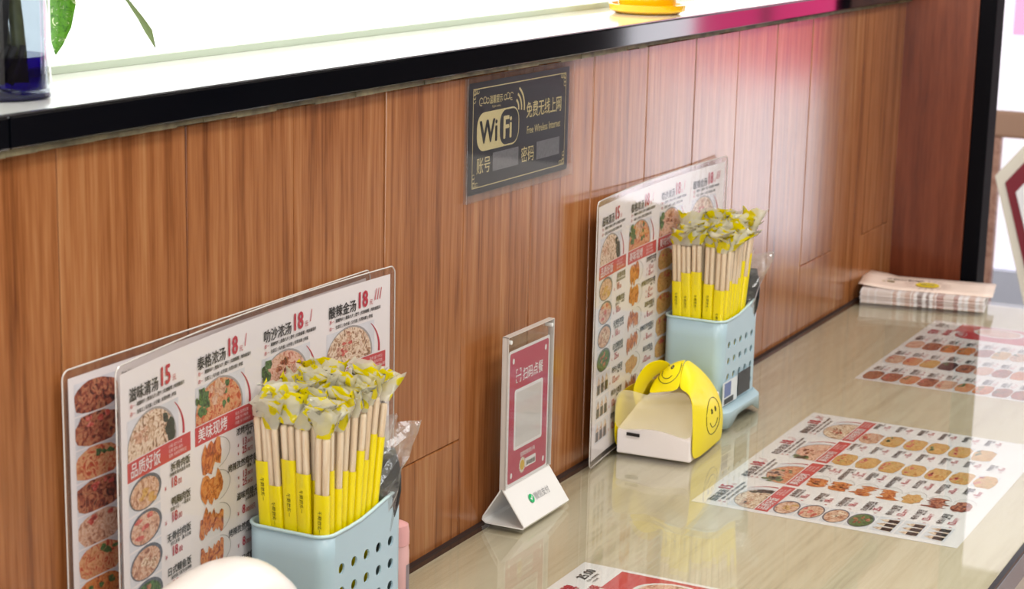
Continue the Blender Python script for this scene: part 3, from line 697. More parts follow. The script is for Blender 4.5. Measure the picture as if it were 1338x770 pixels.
c = Print(QH); c.rect(50, 142, 75, 152, 3, 0); c.text(52, 150, '滋味粉面', 5.6, .01, l=5, m=1, sx=.95); c.mb.build('name_tag', [M['paper'], M['ink']], qs, fn=qfn)
# payment mark on the sloping front of the foot
d = Vector((0, -0.025, -0.0365)).normalized(); nrm = Vector((0, -.0365, .025)).normalized()
def slope(x, l, z): v = Vector((x, -0.0240, .040)) + d*(0.044-z) + nrm*(0.0011+l*.0001); return tuple(v)
c = Print(44); pts = [(40+5*math.cos(-2*PI*k/20), 22+5*math.sin(-2*PI*k/20)) for k in range(20)]; c.poly(pts, 1, 0)
c.poly(list(reversed([(37.4, 22), (38.4, 21), (39.6, 22.6), (42.6, 19.2), (43.2, 20), (39.6, 24.4)])), 2, 1); c.text(47, 25.5, '微信支付', 9, .004, l=1, m=2, sx=.95)
c.mb.build('payment_mark', [M['wechat'], M['paper'], M['greytext']], qs, fn=slope)
for xx in (.006, QW-.006):
    for zz in (.1975,): 
        MB().lathe([(0, -.004), (.0022, -.004), (.0022, .004), (0, .004)], 12).build('spacer_pin', M['whiteplastic'], qs, loc=(xx, -.0229, zz), rot=(PI/2, 0, 0))

# ------------------------------------------------------------------ chopstick holders
BL, BW, BH = .127, .080, .135
def perim(n=7, grow=0.0, r=.014):
    """rounded rectangle, starting on the -y side at the near corner, counter-clockwise; straight sides subdivided"""
    r2 = r+grow; x0, x1, y0, y1 = -grow, BL+grow, -BW-grow, grow; pts = []
    sx = [x0+r2+(x1-x0-2*r2)*i/5 for i in range(6)]
    pts += [(x, y0) for x in sx]
    for i in range(1, n): a = -PI/2+PI/2*i/n; pts.append((x1-r2+r2*math.cos(a), y0+r2+r2*math.sin(a)))
    pts += [(x1, y0+r2), (x1, y1-r2)]
    for i in range(1, n): a = PI/2*i/n; pts.append((x1-r2+r2*math.cos(a), y1-r2+r2*math.sin(a)))
    pts += [(x1-r2-(x1-x0-2*r2)*i/5, y1) for i in range(6)]
    for i in range(1, n): a = PI/2+PI/2*i/n; pts.append((x0+r2+r2*math.cos(a), y1-r2+r2*math.sin(a)))
    pts += [(x0, y1-r2), (x0, y0+r2)]
    for i in range(1, n): a = PI+PI/2*i/n; pts.append((x0+r2+r2*math.cos(a), y0+r2+r2*math.sin(a)))
    return pts
def rimz(x): t = min(1, max(0, (x/BL-.30)/.7)); return BH + .012*t*t*(3-2*t)
def make_holder(loc, label):
    r = empty('chopstick_holder', loc); tag(r, label, 'holder')
    P = perim(); n = len(P); mb = MB()
    zs = [.010+.0205*i for i in range(6)]           # 5 rows of holes
    # side skins: plain for everything but the -y straight side
    for i in range(n):
        a, b = P[i], P[(i+1) % n]
        holed = i < 5
        za, zbv = rimz(a[0]), rimz(b[0])
        if not holed:
            lv = [.004]+zs+[None]
            for k in range(len(lv)-1):
                t0a = t0b = lv[k]; t1a = lv[k+1] if lv[k+1] is not None else za; t1b = lv[k+1] if lv[k+1] is not None else zbv
                mb.add([(a[0], a[1], t0a), (b[0], b[1], t0b), (b[0], b[1], t1b), (a[0], a[1], t1a)], [(0, 1, 2, 3)])
        else:
            mb.add([(a[0], a[1], .004), (b[0], b[1], .004), (b[0], b[1], zs[0]), (a[0], a[1], zs[0])], [(0, 1, 2, 3)])
            mb.add([(a[0], a[1], zs[-1]), (b[0], b[1], zs[-1]), (b[0], b[1], zbv), (a[0], a[1], za)], [(0, 1, 2, 3)])
            for k in range(5):
                z0, z1 = zs[k], zs[k+1]; cx = (a[0]+b[0])/2; cz = (z0+z1)/2; y = a[1]; R = .0047
                cs = [(b[0], y, z1), (a[0], y, z1), (a[0], y, z0), (b[0], y, z0)]
                hs = [(cx+R*math.cos(PI/6*j), y, cz+R*math.sin(PI/6*j)) for j in range(12)]
                vs = cs+hs; fs = []
                for q in range(4):
                    for j in range(3): fs.append((q, 4+(q*3+j+1) % 12, 4+q*3+j))
                    fs.append((q, 4+q*3, (q-1) % 4))
                mb.add(vs, [tuple(reversed(f)) for f in fs])
    mb.add([(x, y, .0165) for x, y in P], [tuple(reversed(range(n)))])
    bo = mb.build('body', M['basket'], r, merge=True, solid=.0018, soff=-1, smooth=True, angle=.5)
    for p_ in bo.data.polygons:
        if all(abs(bo.data.vertices[v].co.y+BW) < 1e-5 for v in p_.vertices): p_.use_smooth = False
    MB().tube([(x, y, rimz(x)) for x, y in P], .0016, 8, closed=True).build('rim', M['basket_rim'], r, smooth=True)
    # base tray with arched openings
    b = MB(); P0, P1, P2 = [[(x, min(y, .0006)) for x, y in perim(grow=g_, r=r_)] for g_, r_ in ((.011, .018), (.010, .018), (.0015, .014))]
    for i in range(n):
        j = (i+1) % n
        def zb_(k):
            x, y = P0[k]; t = (x+.011)/(BL+.022)
            if y < -BW-.008 or y > .008: q = max(0, 1-((t-.5)/.32)**4); return .0005+.013*q
            return .0005
        b.add([(P0[i][0], P0[i][1], zb_(i)), (P0[j][0], P0[j][1], zb_(j)), (P1[j][0], P1[j][1], .020), (P1[i][0], P1[i][1], .020)], [(0, 1, 2, 3)])
        b.add([(P1[i][0], P1[i][1], .020), (P1[j][0], P1[j][1], .020), (P2[j][0], P2[j][1], .026), (P2[i][0], P2[i][1], .026)], [(0, 1, 2, 3)])
    b.build('base_tray', M['basket'], r, merge=True, solid=.002, soff=-1, smooth=True, angle=.6)
    return r
B1 = (1.270, -0.0155, 0.0); B2 = (2.180, -0.0080, 0.0)
h1 = make_holder(B1, 'near pale blue perforated plastic holder full of wrapped chopsticks, behind the white pack')
h2 = make_holder(B2, 'far pale blue perforated plastic holder full of wrapped chopsticks, behind the yellow tissue pack')
# product sticker on the far holder
stk = MB(); y = -BW-.0021
stk.box((.002, y-.0003, .028), (.052, y, .058), 0); stk.box((.008, y-.0005, .038), (.030, y-.0001, .056), 1); stk.box((.055, y-.0005, .030), (.098, y, .060), 2); stk.box((.008, y-.0005, .029), (.04, y-.0001, .036), 2)
stk.build('label_sticker', [M['sticker'], M['stickerblue'], M['stickerdark']], h2)

# wrapped pairs
def stick_mb(dy, up):
    mb = MB(); mb.lathe([(0, 0), (.0021, .0), (.0024, .01), (.0030, .18), (.0031, .1965), (.0025, .1995), (0, .200)], 10, 0, (0, dy, 0)); return mb
def film_mb(seed):
    rr = random.Random(seed); rows = []; n = 12
    hs = [.150, .175, .194, .2005, .206, .212, .218, .224]
    hs = [h + (rr.uniform(-.002, .002) if h > .2 else 0) for h in hs]
    lean = (rr.uniform(-.020, .012), rr.uniform(-.018, .006)); vs = []
    for k, h in enumerate(hs):
        t = max(0, (h-.199)/.025); rx = .0038*(1-.2*t); ry = .0068+.0085*t
        for i in range(n):
            a = 2*PI*i/n; j = .0036*t
            vs.append((rx*math.cos(a)+lean[0]*t*t+rr.uniform(-j, j)*1.4, ry*math.sin(a)+lean[1]*t*t+rr.uniform(-j, j), h+rr.uniform(-1, 1)*.004*t))
    fs = [(k*n+i, k*n+(i+1) % n, (k+1)*n+(i+1) % n, (k+1)*n+i) for k in range(len(hs)-1) for i in range(n)]
    ms = [0 if k < 3 else 1 for k in range(len(hs)-1) for i in range(n)]
    mb = MB()
    for f, m in zip(fs, ms): pass
    mb.add(vs, fs); mb.m = ms; return mb
def pair_proto(seed):
    r = empty('wrapped_chopsticks')
    stick_mb(-.0033, 0).build('chopstick', M['stick'], r, smooth=True); stick_mb(.0033, 0).build('chopstick', M['stick'], r, smooth=True)
    rr = random.Random(seed); hb = .158 + rr.uniform(-.012, .014)
    sl = MB(); ring = []
    n = 16
    for z in (0.001, hb):
        for i in range(n): a = 2*PI*i/n; ring.append((.0036*math.copysign(abs(math.cos(a))**.7, math.cos(a)), .0069*math.copysign(abs(math.sin(a))**.7, math.sin(a)), z))
    sl.add(ring, [(i, (i+1) % n, n+(i+1) % n, n+i) for i in range(n)])
    s = sl.build('yellow_sleeve', M['yellow'], r, smooth=True)
    vs, fs = text_geo('一次性筷子', .0042, .01)
    z0 = hb-.035 if seed % 2 else hb - .05
    t = MB(); t.add([(-.0037, -(y*.9)+.0015, z0+x) for x, y in vs], fs); t.add([(.0037, (y*.9)-.001, z0+x) for x, y in vs], fs)
    t.build('sleeve_print', M['ink'], s)
    film_mb(seed).build('clear_wrapper', [M['filmclear'], M['filmtop']], r, smooth=True)
    return r
protos = [pair_proto(k) for k in range(7)]
used = set()
def fill(B, which, label, group):
    rr = random.Random(which*17+1); cnt = 0
    nx, ny = 9, 5
    for ix in range(nx):
        for iy in range(ny):
            k = rr.randrange(7); pr = protos[k]
            cx_, cy_ = .050, -BW/2
            rx_ = .0080+ix*.0099+rr.uniform(-.0008, .0008); ry_ = -BW+.0105+iy*(BW-.021)/4+rr.uniform(-.0008, .0008)
            bx_ = cx_+(rx_-cx_)*.76; by_ = cy_+(ry_-cy_)*.78
            loc = (B[0]+bx_, B[1]+by_, .0195+rr.uniform(0, .013)+.006*(ix/8))
            tx = (rx_-bx_)/.115; ty = (ry_-by_)/.115*(1 if iy < 3 else .2)
            rot = (-math.atan(ty), math.atan(tx), rr.uniform(-.1, .1))
            if k not in used: used.add(k); o = pr; o.location = loc; o.rotation_euler = rot
            else: o = dup(pr, loc, rot)
            tag(o, label, 'chopsticks', group)
fill(B1, 1, 'pair of wooden chopsticks in a yellow sleeve and clear film, in the near blue holder', 'wrapped chopsticks in the near holder')
fill(B2, 2, 'pair of wooden chopsticks in a yellow sleeve and clear film, in the far blue holder', 'wrapped chopsticks in the far holder')

# black spoons in clear film
def make_spoon(seed):
    r = empty('wrapped_spoon'); rr = random.Random(seed)
    sp = MB(); pts = []; rad = []
    for k in range(15):
        t = k/14; z = .178*t
        w = .0032 if t < .55 else .0032+.0125*math.sin(min(1, (t-.55)/.45)*PI*.86)**.8
        pts.append((.006*math.sin(t*PI)*(1 if t > .5 else .3), 0, z)); rad.append(w)
    sp.tube(pts, rad, 14, flat=.22); sp.build('spoon', M['blackplastic'], r, smooth=True)
    f = MB(); n = 14; hs = [0.085, .095, .108, .125, .145, .158, .170, .181, .190, .198]; vs = []
    for k, h in enumerate(hs):
        t = k/9; rx = .009+.0105*min(1, t*1.5); ry = .009+.004*t
        if t > .6: ry *= .4; rx *= 1.0+.9*(t-.6)
        for i in range(n):
            a = 2*PI*i/n; vs.append((rx*math.cos(a)+.012*max(0, t-.6)+rr.uniform(-.0022, .0022), ry*math.sin(a)+rr.uniform(-.0022, .0022), h+rr.uniform(-.002, .002)+(.006*math.cos(a) if k > 7 else 0)))
    f.add(vs, [(k*n+i, k*n+(i+1) % n, (k+1)*n+(i+1) % n, (k+1)*n+i) for k in range(9) for i in range(n)])
    f.build('clear_wrapper', M['spoonfilm'], r)
    return r
for (B, lab, tl_) in ((B1, 'near', 0), (B2, 'far', 1)):
    g = 'wrapped black spoons in the %s holder' % lab; L_ = 'film-wrapped black plastic spoon right of the chopsticks in the %s holder' % lab
    for k, (dx, dy, ax, ay, rz) in enumerate(((.095, -.056, .03, .10, -.9), (.096, -.026, .0, .13, -.8))):
        s = make_spoon(k+5*tl_); s.location = (B[0]+dx, B[1]+dy, .008); s.rotation_euler = (ax, ay, rz); tag(s, L_, 'spoon', g)

# ------------------------------------------------------------------ pink bottle
pb = empty('pink_bottle', (1.452, -0.055, 0)); tag(pb, 'small pink plastic bottle with a flip cap right of the near holder', 'bottle')
MB().lathe([(0, 0), (.0105, 0), (.0118, .002), (.0118, .062), (.0112, .066), (.0112, .068), (0, .068)], 28).build('body', M['pink'], pb, smooth=True, angle=.6)
MB().lathe([(.0118, .0685), (.0119, .080), (.0108, .087), (.006, .0895), (0, .090)], 28).build('flip_cap', M['pinkdeep'], pb, smooth=True, angle=.6)
lb = MB(); vs = []
for k in range(7):
    a = math.radians(-100+k*14); 
    for z in (.006, .050): vs.append((.01195*math.cos(a), .01195*math.sin(a), z))
lb.add(vs, [(2*i, 2*i+2, 2*i+3, 2*i+1) for i in range(6)]); lb.build('dark_label', PM('bottle_label', '8a7f86', .4), pb)

# ------------------------------------------------------------------ yellow tissue pack
tp = empty('tissue_pack', (2.02, -0.019, 0.0)); tag(tp, 'open pack of white tissues in a yellow plastic bag with printed smiley faces', 'tissue pack')
ox, oy = 2.02, -0.019
def TL(p): return (p[0]-ox, p[1]-oy, p[2])
# white stack of folded tissues (wedge: rises to the back right)
tw = MB()
A = [(2.021, -.0205, .0008), (2.026, -.1125, .0008), (2.140, -.105, .0008), (2.140, -.021, .0008)]
T = [(2.0205, -.0205, .0300), (2.0225, -.070, .0355), (2.026, -.1125, .0260), (2.060, -.105, .062), (2.140, -.102, .060), (2.140, -.024, .058), (2.060, -.030, .055)]
tw.add([TL(p) for p in A+T], [(3, 2, 1, 0), (0, 1, 6, 5, 4), (1, 2, 8, 7, 6), (2, 3, 9, 8), (3, 0, 4, 10, 9), (4, 5, 10), (5, 7, 10), (5, 6, 7), (7, 8, 9, 10)])
tw.build('tissues', M['tissue'], tp, bevel=.002)
# yellow film: right side, back, rising to the two carrying handles
side = {'B': (2.0255, -.1140, .0005), 'C': (2.154, -.1065, .0008), 'b1': (2.0240, -.1130, .055), 'b2': (2.0240, -.1115, .0805),
        'c1': (2.156, -.1075, .030), 'c2': (2.150, -.1020, .060), 's1': (2.075, -.1175, .040), 's2': (2.115, -.1155, .045),
        't1': (2.055, -.1050, .092), 't2': (2.090, -.1000, .098), 't3': (2.125, -.0960, .087)}
def grid(mb, rows):
    n = len(rows[0]); vs = [TL(p) for r in rows for p in r]
    mb.add(vs, [(k*n+i, k*n+i+1, (k+1)*n+i+1, (k+1)*n+i) for k in range(len(rows)-1) for i in range(n-1)])
yb = MB()
grid(yb, [
    [(2.0255, -.1140, .0006), (2.060, -.1135, .0006), (2.095, -.1110, .0006), (2.125, -.1090, .0006), (2.153, -.1062, .0008), (2.157, -.075, .0008), (2.156, -.045, .0008), (2.152, -.019, .0008)],
    [(2.0250, -.1145, .030), (2.060, -.1180, .028), (2.095, -.1170, .028), (2.125, -.1130, .026), (2.1555, -.1070, .024), (2.160, -.075, .03), (2.158, -.045, .03), (2.153, -.018, .03)],
    [(2.0240, -.1135, .058), (2.058, -.1165, .056), (2.093, -.1150, .056), (2.123, -.1110, .052), (2.1500, -.1030, .050), (2.155, -.073, .055), (2.153, -.045, .055), (2.148, -.020, .055)],
    [(2.0240, -.1120, .0800), (2.056, -.1080, .078), (2.088, -.1050, .078), (2.118, -.1010, .076), (2.1420, -.0940, .068), (2.145, -.070, .072), (2.142, -.047, .070), (2.136, -.026, .068)],
    [(2.0300, -.1020, .0850), (2.056, -.0960, .092), (2.083, -.0920, .098), (2.110, -.0890, .094), (2.1300, -.0850, .083), (2.130, -.068, .085), (2.125, -.050, .080), (2.118, -.034, .075)],
    [(2.0360, -.0900, .0840), (2.056, -.0840, .096), (2.076, -.0790, .109), (2.097, -.0780, .106), (2.1140, -.0760, .096), (2.112, -.064, .094), (2.106, -.052, .085), (2.100, -.040, .078)],
])
yb.build('yellow_film', M['yellowbag'], tp, smooth=True, merge=True, solid=.0005, sub=2)
# front handle arching over the opening to the left, and the rear left handle loop
hd = MB()
grid(hd, [
    [(2.033, -.0930, .0840), (2.055, -.0850, .0955), (2.076, -.0790, .1085), (2.096, -.0778, .1060)],
    [(2.034, -.0780, .0800), (2.050, -.0740, .0920), (2.064, -.0690, .1060), (2.082, -.0660, .1060)],
    [(2.036, -.0640, .0770), (2.048, -.0620, .0830), (2.056, -.0590, .0930), (2.070, -.0560, .0960)],
    [(2.036, -.0520, .0740), (2.046, -.0500, .0770), (2.054, -.0490, .0800), (2.066, -.0470, .0830)],
])
hd.build('front_handle', M['yellowbag'], tp, smooth=True, merge=True, solid=.0005, sub=2)
hl = MB()
path = [(2.038, -.030, .074), (2.045, -.034, .092), (2.052, -.040, .104), (2.062, -.048, .109), (2.075, -.055, .107), (2.086, -.060, .100)]
vs = []
for k, p_ in enumerate(path):
    w = [.034, .032, .028, .022, .018, .018][k]
    vs.append([p_, (p_[0]+w*.4, p_[1]+.001, p_[2]-w*.55), (p_[0]+w*.8, p_[1]+.004, p_[2]-w)])
grid(hl, vs); hl.build('rear_handle', M['yellowbag'], tp, smooth=True, merge=True, solid=.0005, sub=2)
# clear printed front film over the tissues
cf = MB()
grid(cf, [
    [(2.0185, -.0185, .028), (2.0200, -.0450, .0335), (2.0215, -.0700, .0365), (2.0230, -.0930, .0320), (2.0250, -.1145, .0270)],
    [(2.0185, -.0180, .050), (2.0200, -.0450, .052), (2.0215, -.0700, .054), (2.0230, -.0930, .054), (2.0245, -.1140, .0520)],
    [(2.0195, -.0180, .070), (2.0210, -.0420, .070), (2.0225, -.0620, .066), (2.0240, -.0880, .072), (2.0240, -.1125, .0790)],
    [(2.0280, -.0210, .0775), (2.0300, -.0400, .0760), (2.0320, -.0540, .0720), (2.0350, -.0780, .077), (2.0350, -.0960, .0840)],
])
cf.build('clear_front_film', M['bagclear'], tp, smooth=True, merge=True, sub=2)
ls = MB()
grid(ls, [
    [(2.0188, -.0180, .002), (2.060, -.0140, .002), (2.110, -.0140, .002), (2.151, -.0182, .002)],
    [(2.0185, -.0175, .040), (2.060, -.0130, .044), (2.110, -.0135, .044), (2.152, -.0175, .035)],
    [(2.0195, -.0180, .070), (2.060, -.0150, .074), (2.105, -.0180, .070), (2.145, -.0195, .055)],
    [(2.0290, -.0240, .077), (2.058, -.0300, .082), (2.090, -.0360, .078), (2.120, -.0350, .072)],
])
ls.build('left_film', M['yellowbag'], tp, smooth=True, merge=True, solid=.0005, sub=2)
MB().box(TL((2.0185, -.0500, .0245)), TL((2.0205, -.0340, .0280))).build('printed_slot', M['ink'], tp)
# smiley prints, dropped onto the film surfaces
from mathutils.bvhtree import BVHTree
def surf(o):
    dg = bpy.context.evaluated_depsgraph_get(); dg.update(); return BVHTree.FromObject(o, dg)
def smiley(tree, o0, ax_u, ax_v, direc, ru, rv, cut=None):
    mb = MB(); o0 = Vector(o0); au = Vector(ax_u); av = Vector(ax_v); d_ = Vector(direc).normalized()
    def ring(cu, cv, a, b_, a0, a1, t, n=30):
        pts = []
        for i in range(n+1):
            q = math.radians(a0+(a1-a0)*i/n); p_ = o0+au*(cu+a*math.cos(q))+av*(cv+b_*math.sin(q))
            h = tree.ray_cast(p_, d_)[0]
            if h is None:
                if len(pts) > 2: mb.tube(pts, t, 4)
                pts = []; continue
            pts.append(h-d_*.0002)
        if len(pts) > 2: mb.tube(pts, t, 4)
    a0, a1 = cut or (0, 360)
    ring(0, 0, ru, rv, a0, a1, .0005)
    ring(0, -.05*rv, .58*ru, .55*rv, 200, 340, .0005, 18)
    for q in (-.27*ru, .27*ru): ring(q, .34*rv, .07*ru, .12*rv, 0, 360, .0008, 10)
    mb.build('smiley_print', M['ink'], tp)
ybo = [o for o in tp.children if o.name.startswith('yellow_film')][0]; fho = [o for o in tp.children if o.name.startswith('front_handle')][0]
smiley(surf(ybo), TL((2.090, -.22, .043)), (1, 0, 0), (0, 0, 1), (0, 1, 0), .0265, .0215)
smiley(surf(fho), TL((1.95, -.066, .098)), (0, -1, 0), (0, 0, 1), (1, 0, 0), .015, .012, (150, 400))

# ------------------------------------------------------------------ white pack at the lower left
wp = empty('white_tissue_pack', (1.02, -0.15, 0)); tag(wp, 'rounded white tissue pack in the lower left corner in front of the near menu', 'tissue pack')
mb = MB(); prof = []
n = 24; m_ = 12; vs = []
for j in range(m_+1):
    t = j/m_; x = -.19+.30*t
    s = 1.0 if t < .88 else math.sqrt(max(0.10, 1-((t-.88)/.12)**2*.90))
    hgt = (.168+.028*min(1, t*1.2)) * (1.0 if t < .8 else 1-.14*((t-.8)/.2))
    for i in range(n):
        a = 2*PI*i/n; ca, sa = math.cos(a), math.sin(a)
        yy = .040*s*math.copysign(abs(ca)**.55, ca); zz = hgt/2+(hgt/2)*(0.55+.45*s)*math.copysign(abs(sa)**.6, sa)
        if sa < 0: zz = hgt/2 - (hgt/2)*abs(sa)**.4
        vs.append((x+.004*math.sin(i*1.7+j), yy+.0015*math.sin(j*2.1+i), max(0.0005, zz+.0012*math.sin(i*2.3+j*1.3))))
fs = [(j*n+i, j*n+(i+1) % n, (j+1)*n+(i+1) % n, (j+1)*n+i) for j in range(m_) for i in range(n)]+[tuple(reversed(range(n))), tuple(range(m_*n, (m_+1)*n))]
mb.add(vs, fs); mb.build('wrapper', M['packfilm'], wp, smooth=True, sub=1)
bt = MB().box((.02, -.0445, .05), (.100, -.0415, .148)).build('beige_patch', M['beige'], wp, bevel=.0012)  # flat beige patch on the outer side of the pack

# ------------------------------------------------------------------ leaflet stack
ang = math.atan2(-.2088, .0366)+PI/2      # front edge direction
lf = Print(100)
def leaflet_proto(seed):
    rr = random.Random(seed); r = empty('leaflet')
    L0, D0, T0 = .196, .098, .0016
    mb = MB(); k = 8; vs = []
    mb.box((0, -L0, 0), (D0, 0, T0)); mb.build('sheets', M['paper'], r)
    q = MB(); y = -.002
    while y > -L0+.004:
        w = rr.uniform(.003, .012); c_ = 4 if y > -.05 else rr.choice([0, 0, 4, 2, 1, 4]); q.box((-.00025, max(y-w, -L0+.001), .0002), (.0002, y, T0-.0002), c_); y -= w+rr.choice([0, .002, .006])
    q.build('printed_edge', [PM('edge_a', 'd0ab9a', .6), PM('edge_b', 'b07a6c', .6), PM('edge_c', '8a6f68', .6), PM('edge_d', 'b9523f', .6), PM('edge_e', 'e3d3cc', .6)], r)
    return r
lp = leaflet_proto(1); LZ = 0.0002; NL = 14
for k in range(NL):
    rr = random.Random(k+50)
    loc = (2.990+rr.uniform(-.0015, .0015)+(.006 if k == NL-1 else 0), -.016+rr.uniform(-.001, .001), LZ+k*.00175); rot = (0, 0, .175+rr.uniform(-.006, .006))
    o = lp if k == 0 else dup(lp, loc, rot)
    if k == 0: o.location = loc; o.rotation_euler = rot
    if k < NL-1: tag(o, 'folded paper leaflet lying in the stack at the far end of the table', 'leaflet', 'leaflets under the top one')
    else: tag(o, 'topmost pale pink leaflet with a yellow sun emblem at the far table end', 'leaflet'); top = o
cv = MB(); nn = 12; vs = []
for i in range(nn+1):
    y = .006-.212*i/nn; zc = .0022+.006*max(0, 1-i/3.2)**1.3*.9
    for xx in (-.002, .025, .05, .075, .102): vs.append((xx, y, zc+(.0035*(xx/.1)**2 if i < 3 else .0015*(xx/.1))))
cv.add(vs, [(i*5+j, i*5+j+1, (i+1)*5+j+1, (i+1)*5+j) for i in range(nn) for j in range(4)])
cv.build('cover_sheet', M['leaflet'], top, smooth=True, solid=.0004, soff=1)
em = MB(); c0 = (.045, -.100)
def zt(x, y): return .0030+.0015*x/.1
def disc3(cx, cy, r, m, dz=0, n=24): 
    vs = [(cx+r*math.cos(2*PI*i/n), cy+r*math.sin(2*PI*i/n), zt(cx, cy)+dz+.0006) for i in range(n)]; em.add(vs, [tuple(range(n))], m)
disc3(*c0, .019, 0)
for k in range(20):
    a = 2*PI*k/20; r0, r1 = .023, .038; w = .0006; c_, s_ = math.cos(a), math.sin(a)
    em.add([(c0[0]+r0*c_-w*s_, c0[1]+r0*s_+w*c_, zt(*c0)+.0006), (c0[0]+r1*c_-w*s_, c0[1]+r1*s_+w*c_, zt(*c0)+.0006), (c0[0]+r1*c_+w*s_, c0[1]+r1*s_-w*c_, zt(*c0)+.0006), (c0[0]+r0*c_+w*s_, c0[1]+r0*s_-w*c_, zt(*c0)+.0006)], [(3, 2, 1, 0)], 1)
vs, fs = text_geo('滋味', .012, .015, 'CENTER'); em.add([(c0[0]+y-.004, c0[1]-x, zt(*c0)+.0009) for x, y in vs], fs, 2)
vs, fs = text_geo('新鲜好粉面', .012, .01, 'LEFT'); em.add([(.066+y, -.030-x, zt(.066, 0)+.0010) for x, y in vs], fs, 1)
vs, fs = text_geo('优惠', .015, .015, 'LEFT'); em.add([(.045+y, -.018-x, zt(.045, 0)+.0012) for x, y in vs], fs, 0)
em.build('cover_print', [PM('sun_yellow', 'e8cf2e', .5), PM('cover_brown', 'a98f86', .5), M['paper']], top)

# ------------------------------------------------------------------ vase with plant on the ledge
SZ = .5006
vz = empty('glass_vase', (1.091, .072, SZ)); tag(vz, 'round glass vase with purple water at the top left on the white ledge', 'vase')
R = .0365
MB().lathe([(R*.55, 0.0005), (R*.92, .0005), (R, .003), (R, .19), (R-.003, .19), (R-.003, .007), (0, .006)], 48).build('glass_wall', M['vglass'], vz, smooth=True, angle=.8)
MB().lathe([(0, .0072), (R-.0033, .0072), (R-.0033, .031), (0, .031)], 40).build('purple_water', M['purple'], vz, smooth=True, angle=.8)
MB().lathe([(0, .0008), (R-.0005, .0008), (R-.0002, .0045), (0, .0055)], 40).build('thick_base', M['vglassbase'], vz, smooth=True, angle=.8)
pl = empty('vase_plant', (1.091, .072, SZ+.009)); tag(pl, 'green plant with wet stems standing in the purple glass vase', 'plant')
for k, (a, r0, r1, rad) in enumerate(((3.6, .012, .010, .005), (.4, .014, -.012, .006), (2.2, .020, .016, .004), (5.0, .016, .002, .0045))):
    pts = []
    for j in range(9):
        t = j/8; rr_ = r0*(1-t)+r1*t; aa = a+t*1.4; pts.append((rr_*math.cos(aa), rr_*math.sin(aa), .002+.17*t))
    MB().tube(pts, [rad*(1.3-.5*j/8) for j in range(9)], 10).build('stem', M['stem'] if k % 2 else M['root'], pl, smooth=True)
rt = MB(); rr = random.Random(9)
for k in range(14):
    a = rr.uniform(0, 6.28); r0 = rr.uniform(.004, .024); rt.tube([(r0*math.cos(a+j*.25), r0*math.sin(a+j*.25), .002+.009*j) for j in range(4)], .0024, 6)
o = rt.build('roots', M['root'], pl, smooth=True); o['kind'] = 'stuff'
def leaf(name, pts, widths, mat, parent, base):
    mb = MB(); vs = []; nW = 4
    P_ = [Vector(p) for p in pts]
    for i, p_ in enumerate(P_):
        d_ = (P_[min(i+1, len(P_)-1)]-P_[max(0, i-1)]).normalized(); sd = d_.cross(Vector((.89, .45, -.1))).normalized()
        for j in range(nW+1):
            q = (j/nW-.5)*2; vs.append(tuple(p_+sd*(widths[i]*q)+Vector((.25*widths[i]*abs(q), .2*widths[i]*abs(q), 0))-Vector(base)))
    mb.add(vs, [(i*(nW+1)+j, i*(nW+1)+j+1, (i+1)*(nW+1)+j+1, (i+1)*(nW+1)+j) for i in range(len(P_)-1) for j in range(nW)])
    return mb.build(name, mat, parent, smooth=True, solid=.0006)
base = (1.091, .072, SZ+.009)
# spotted leaf hanging behind the vase
lp_ = [at(74, -60, 1, .105), at(78, -25, 1, .107), at(80, 5, 1, .108), at(79, 35, 1, .108), at(75, 58, 1, .107), at(73, 72, 1, .106)]
leaf('leaf', lp_, [.004, .0105, .0115, .0085, .0045, .0003], M['leafgreen'], pl, base)
ln_ = [at(120, -70, 1, .05), at(150, -22, 1, .05), at(168, 2, 1, .05), at(184, 24, 1, .05), at(194, 40, 1, .05), at(203, 62, 1, .05)]
leaf('leaf', ln_, [.0015, .0015, .0013, .0022, .0030, .0003], M['leafthin'], pl, base)
MB().tube([tuple(Vector(p)-Vector(base)) for p in ((1.10, .07, SZ+.17), (1.13, .06, SZ+.20), tuple(at(120, -70, 1, .05)))], .0012, 6).build('petiole', M['leafthin'], pl, smooth=True)
MB().tube([tuple(Vector(p)-Vector(base)) for p in ((1.095, .075, SZ+.17), (1.12, .09, SZ+.185), tuple(at(74, -60, 1, .105)))], .0012, 6).build('petiole', M['leafthin'], pl, smooth=True)

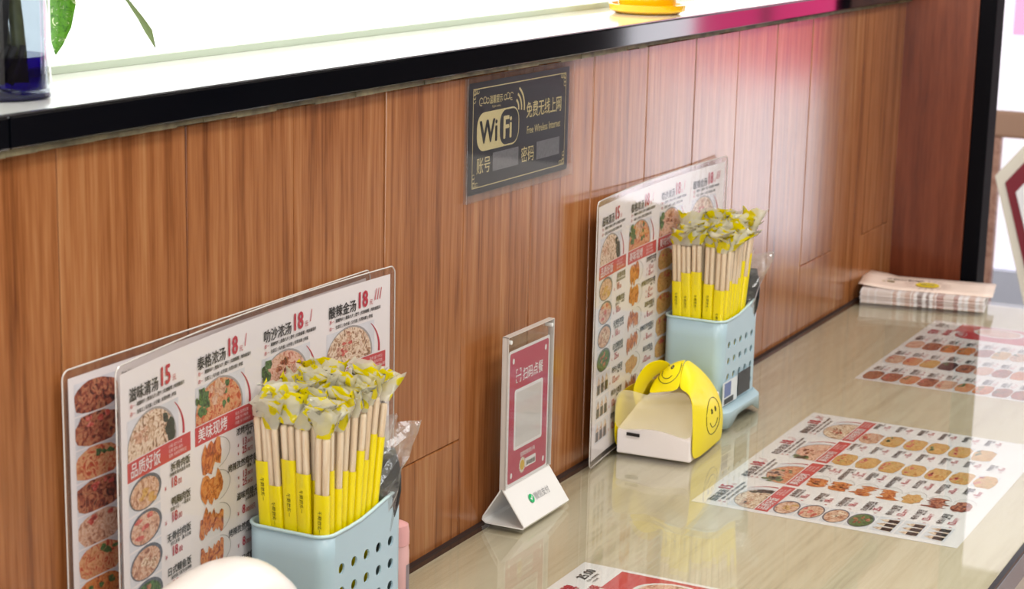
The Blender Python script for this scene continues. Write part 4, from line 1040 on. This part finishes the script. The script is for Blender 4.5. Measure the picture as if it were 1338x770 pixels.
# ------------------------------------------------------------------ yellow pot on the ledge
yp = empty('yellow_flowerpot', (2.252, .060, SZ)); tag(yp, 'yellow glazed pot on a round saucer on the white ledge at the top edge', 'flowerpot')
MB().lathe([(0, .0003), (.040, .0003), (.0475, .004), (.0485, .0115), (.046, .0118), (.043, .0075), (0, .0065)], 48).build('saucer', M['pot'], yp, smooth=True, angle=.7)
MB().lathe([(0, .0072), (.034, .0072), (.0355, .012), (.046, .085), (.049, .085), (.049, .098), (.0455, .098), (.036, .020), (0, .020)], 48).build('pot', M['pot'], yp, smooth=True, angle=.7)

# ------------------------------------------------------------------ beyond the table end: leaning menu boards
bd = empty('menu_board', (4.20, -0.10, -0.44))
tag(bd, 'blurred cream edged maroon board leaning at the right edge of the picture', 'board')
def slab(dy, dz, x0, x1, mat, name):
    poly = [(.062+dy, .045+dz), (-.085+dy, -.439), (-.46, -.439), (-.46, .52), (-.318+dy, .52+dz)]
    mb = MB(); n = len(poly); vs = [(x0, y+.10, z+.44) for y, z in poly]+[(x1, y+.10, z+.44) for y, z in poly]
    mb.add(vs, [tuple(range(n)), tuple(reversed(range(n, 2*n)))]+[(i, n+i, n+(i+1) % n, (i+1) % n) for i in range(n)])
    mb.build(name, mat, bd, bevel=.002)
slab(0, 0, 0, .012, M['cream'], 'rear_cover'); slab(-.024, -.012, -.006, -.0005, M['maroon'], 'maroon_cover'); slab(-.050, -.030, -.012, -.0065, M['paper'], 'front_page')
ch = empty('wooden_chair', (4.75, .02, -0.75)); tag(ch, 'blurred tan wooden chair back behind the leaning board at the right edge', 'chair')
MB().box((-.012, -.32, .81), (.012, .19, .875)).build('backrest', PM('tan_wood', 'a8836c', .5), ch, bevel=.008)
for yy in (-.30, .17):
    MB().box((-.012, yy-.012, 0), (.012, yy+.012, .81)).build('leg', M['seat'], ch)
sh = MB().box((4.05, -.75, -0.75), (4.6, .12, -.44)).build('side_cabinet', M['cream'], bevel=.004); tag(sh, 'low pale cabinet carrying the blurred board beyond the table', 'cabinet')
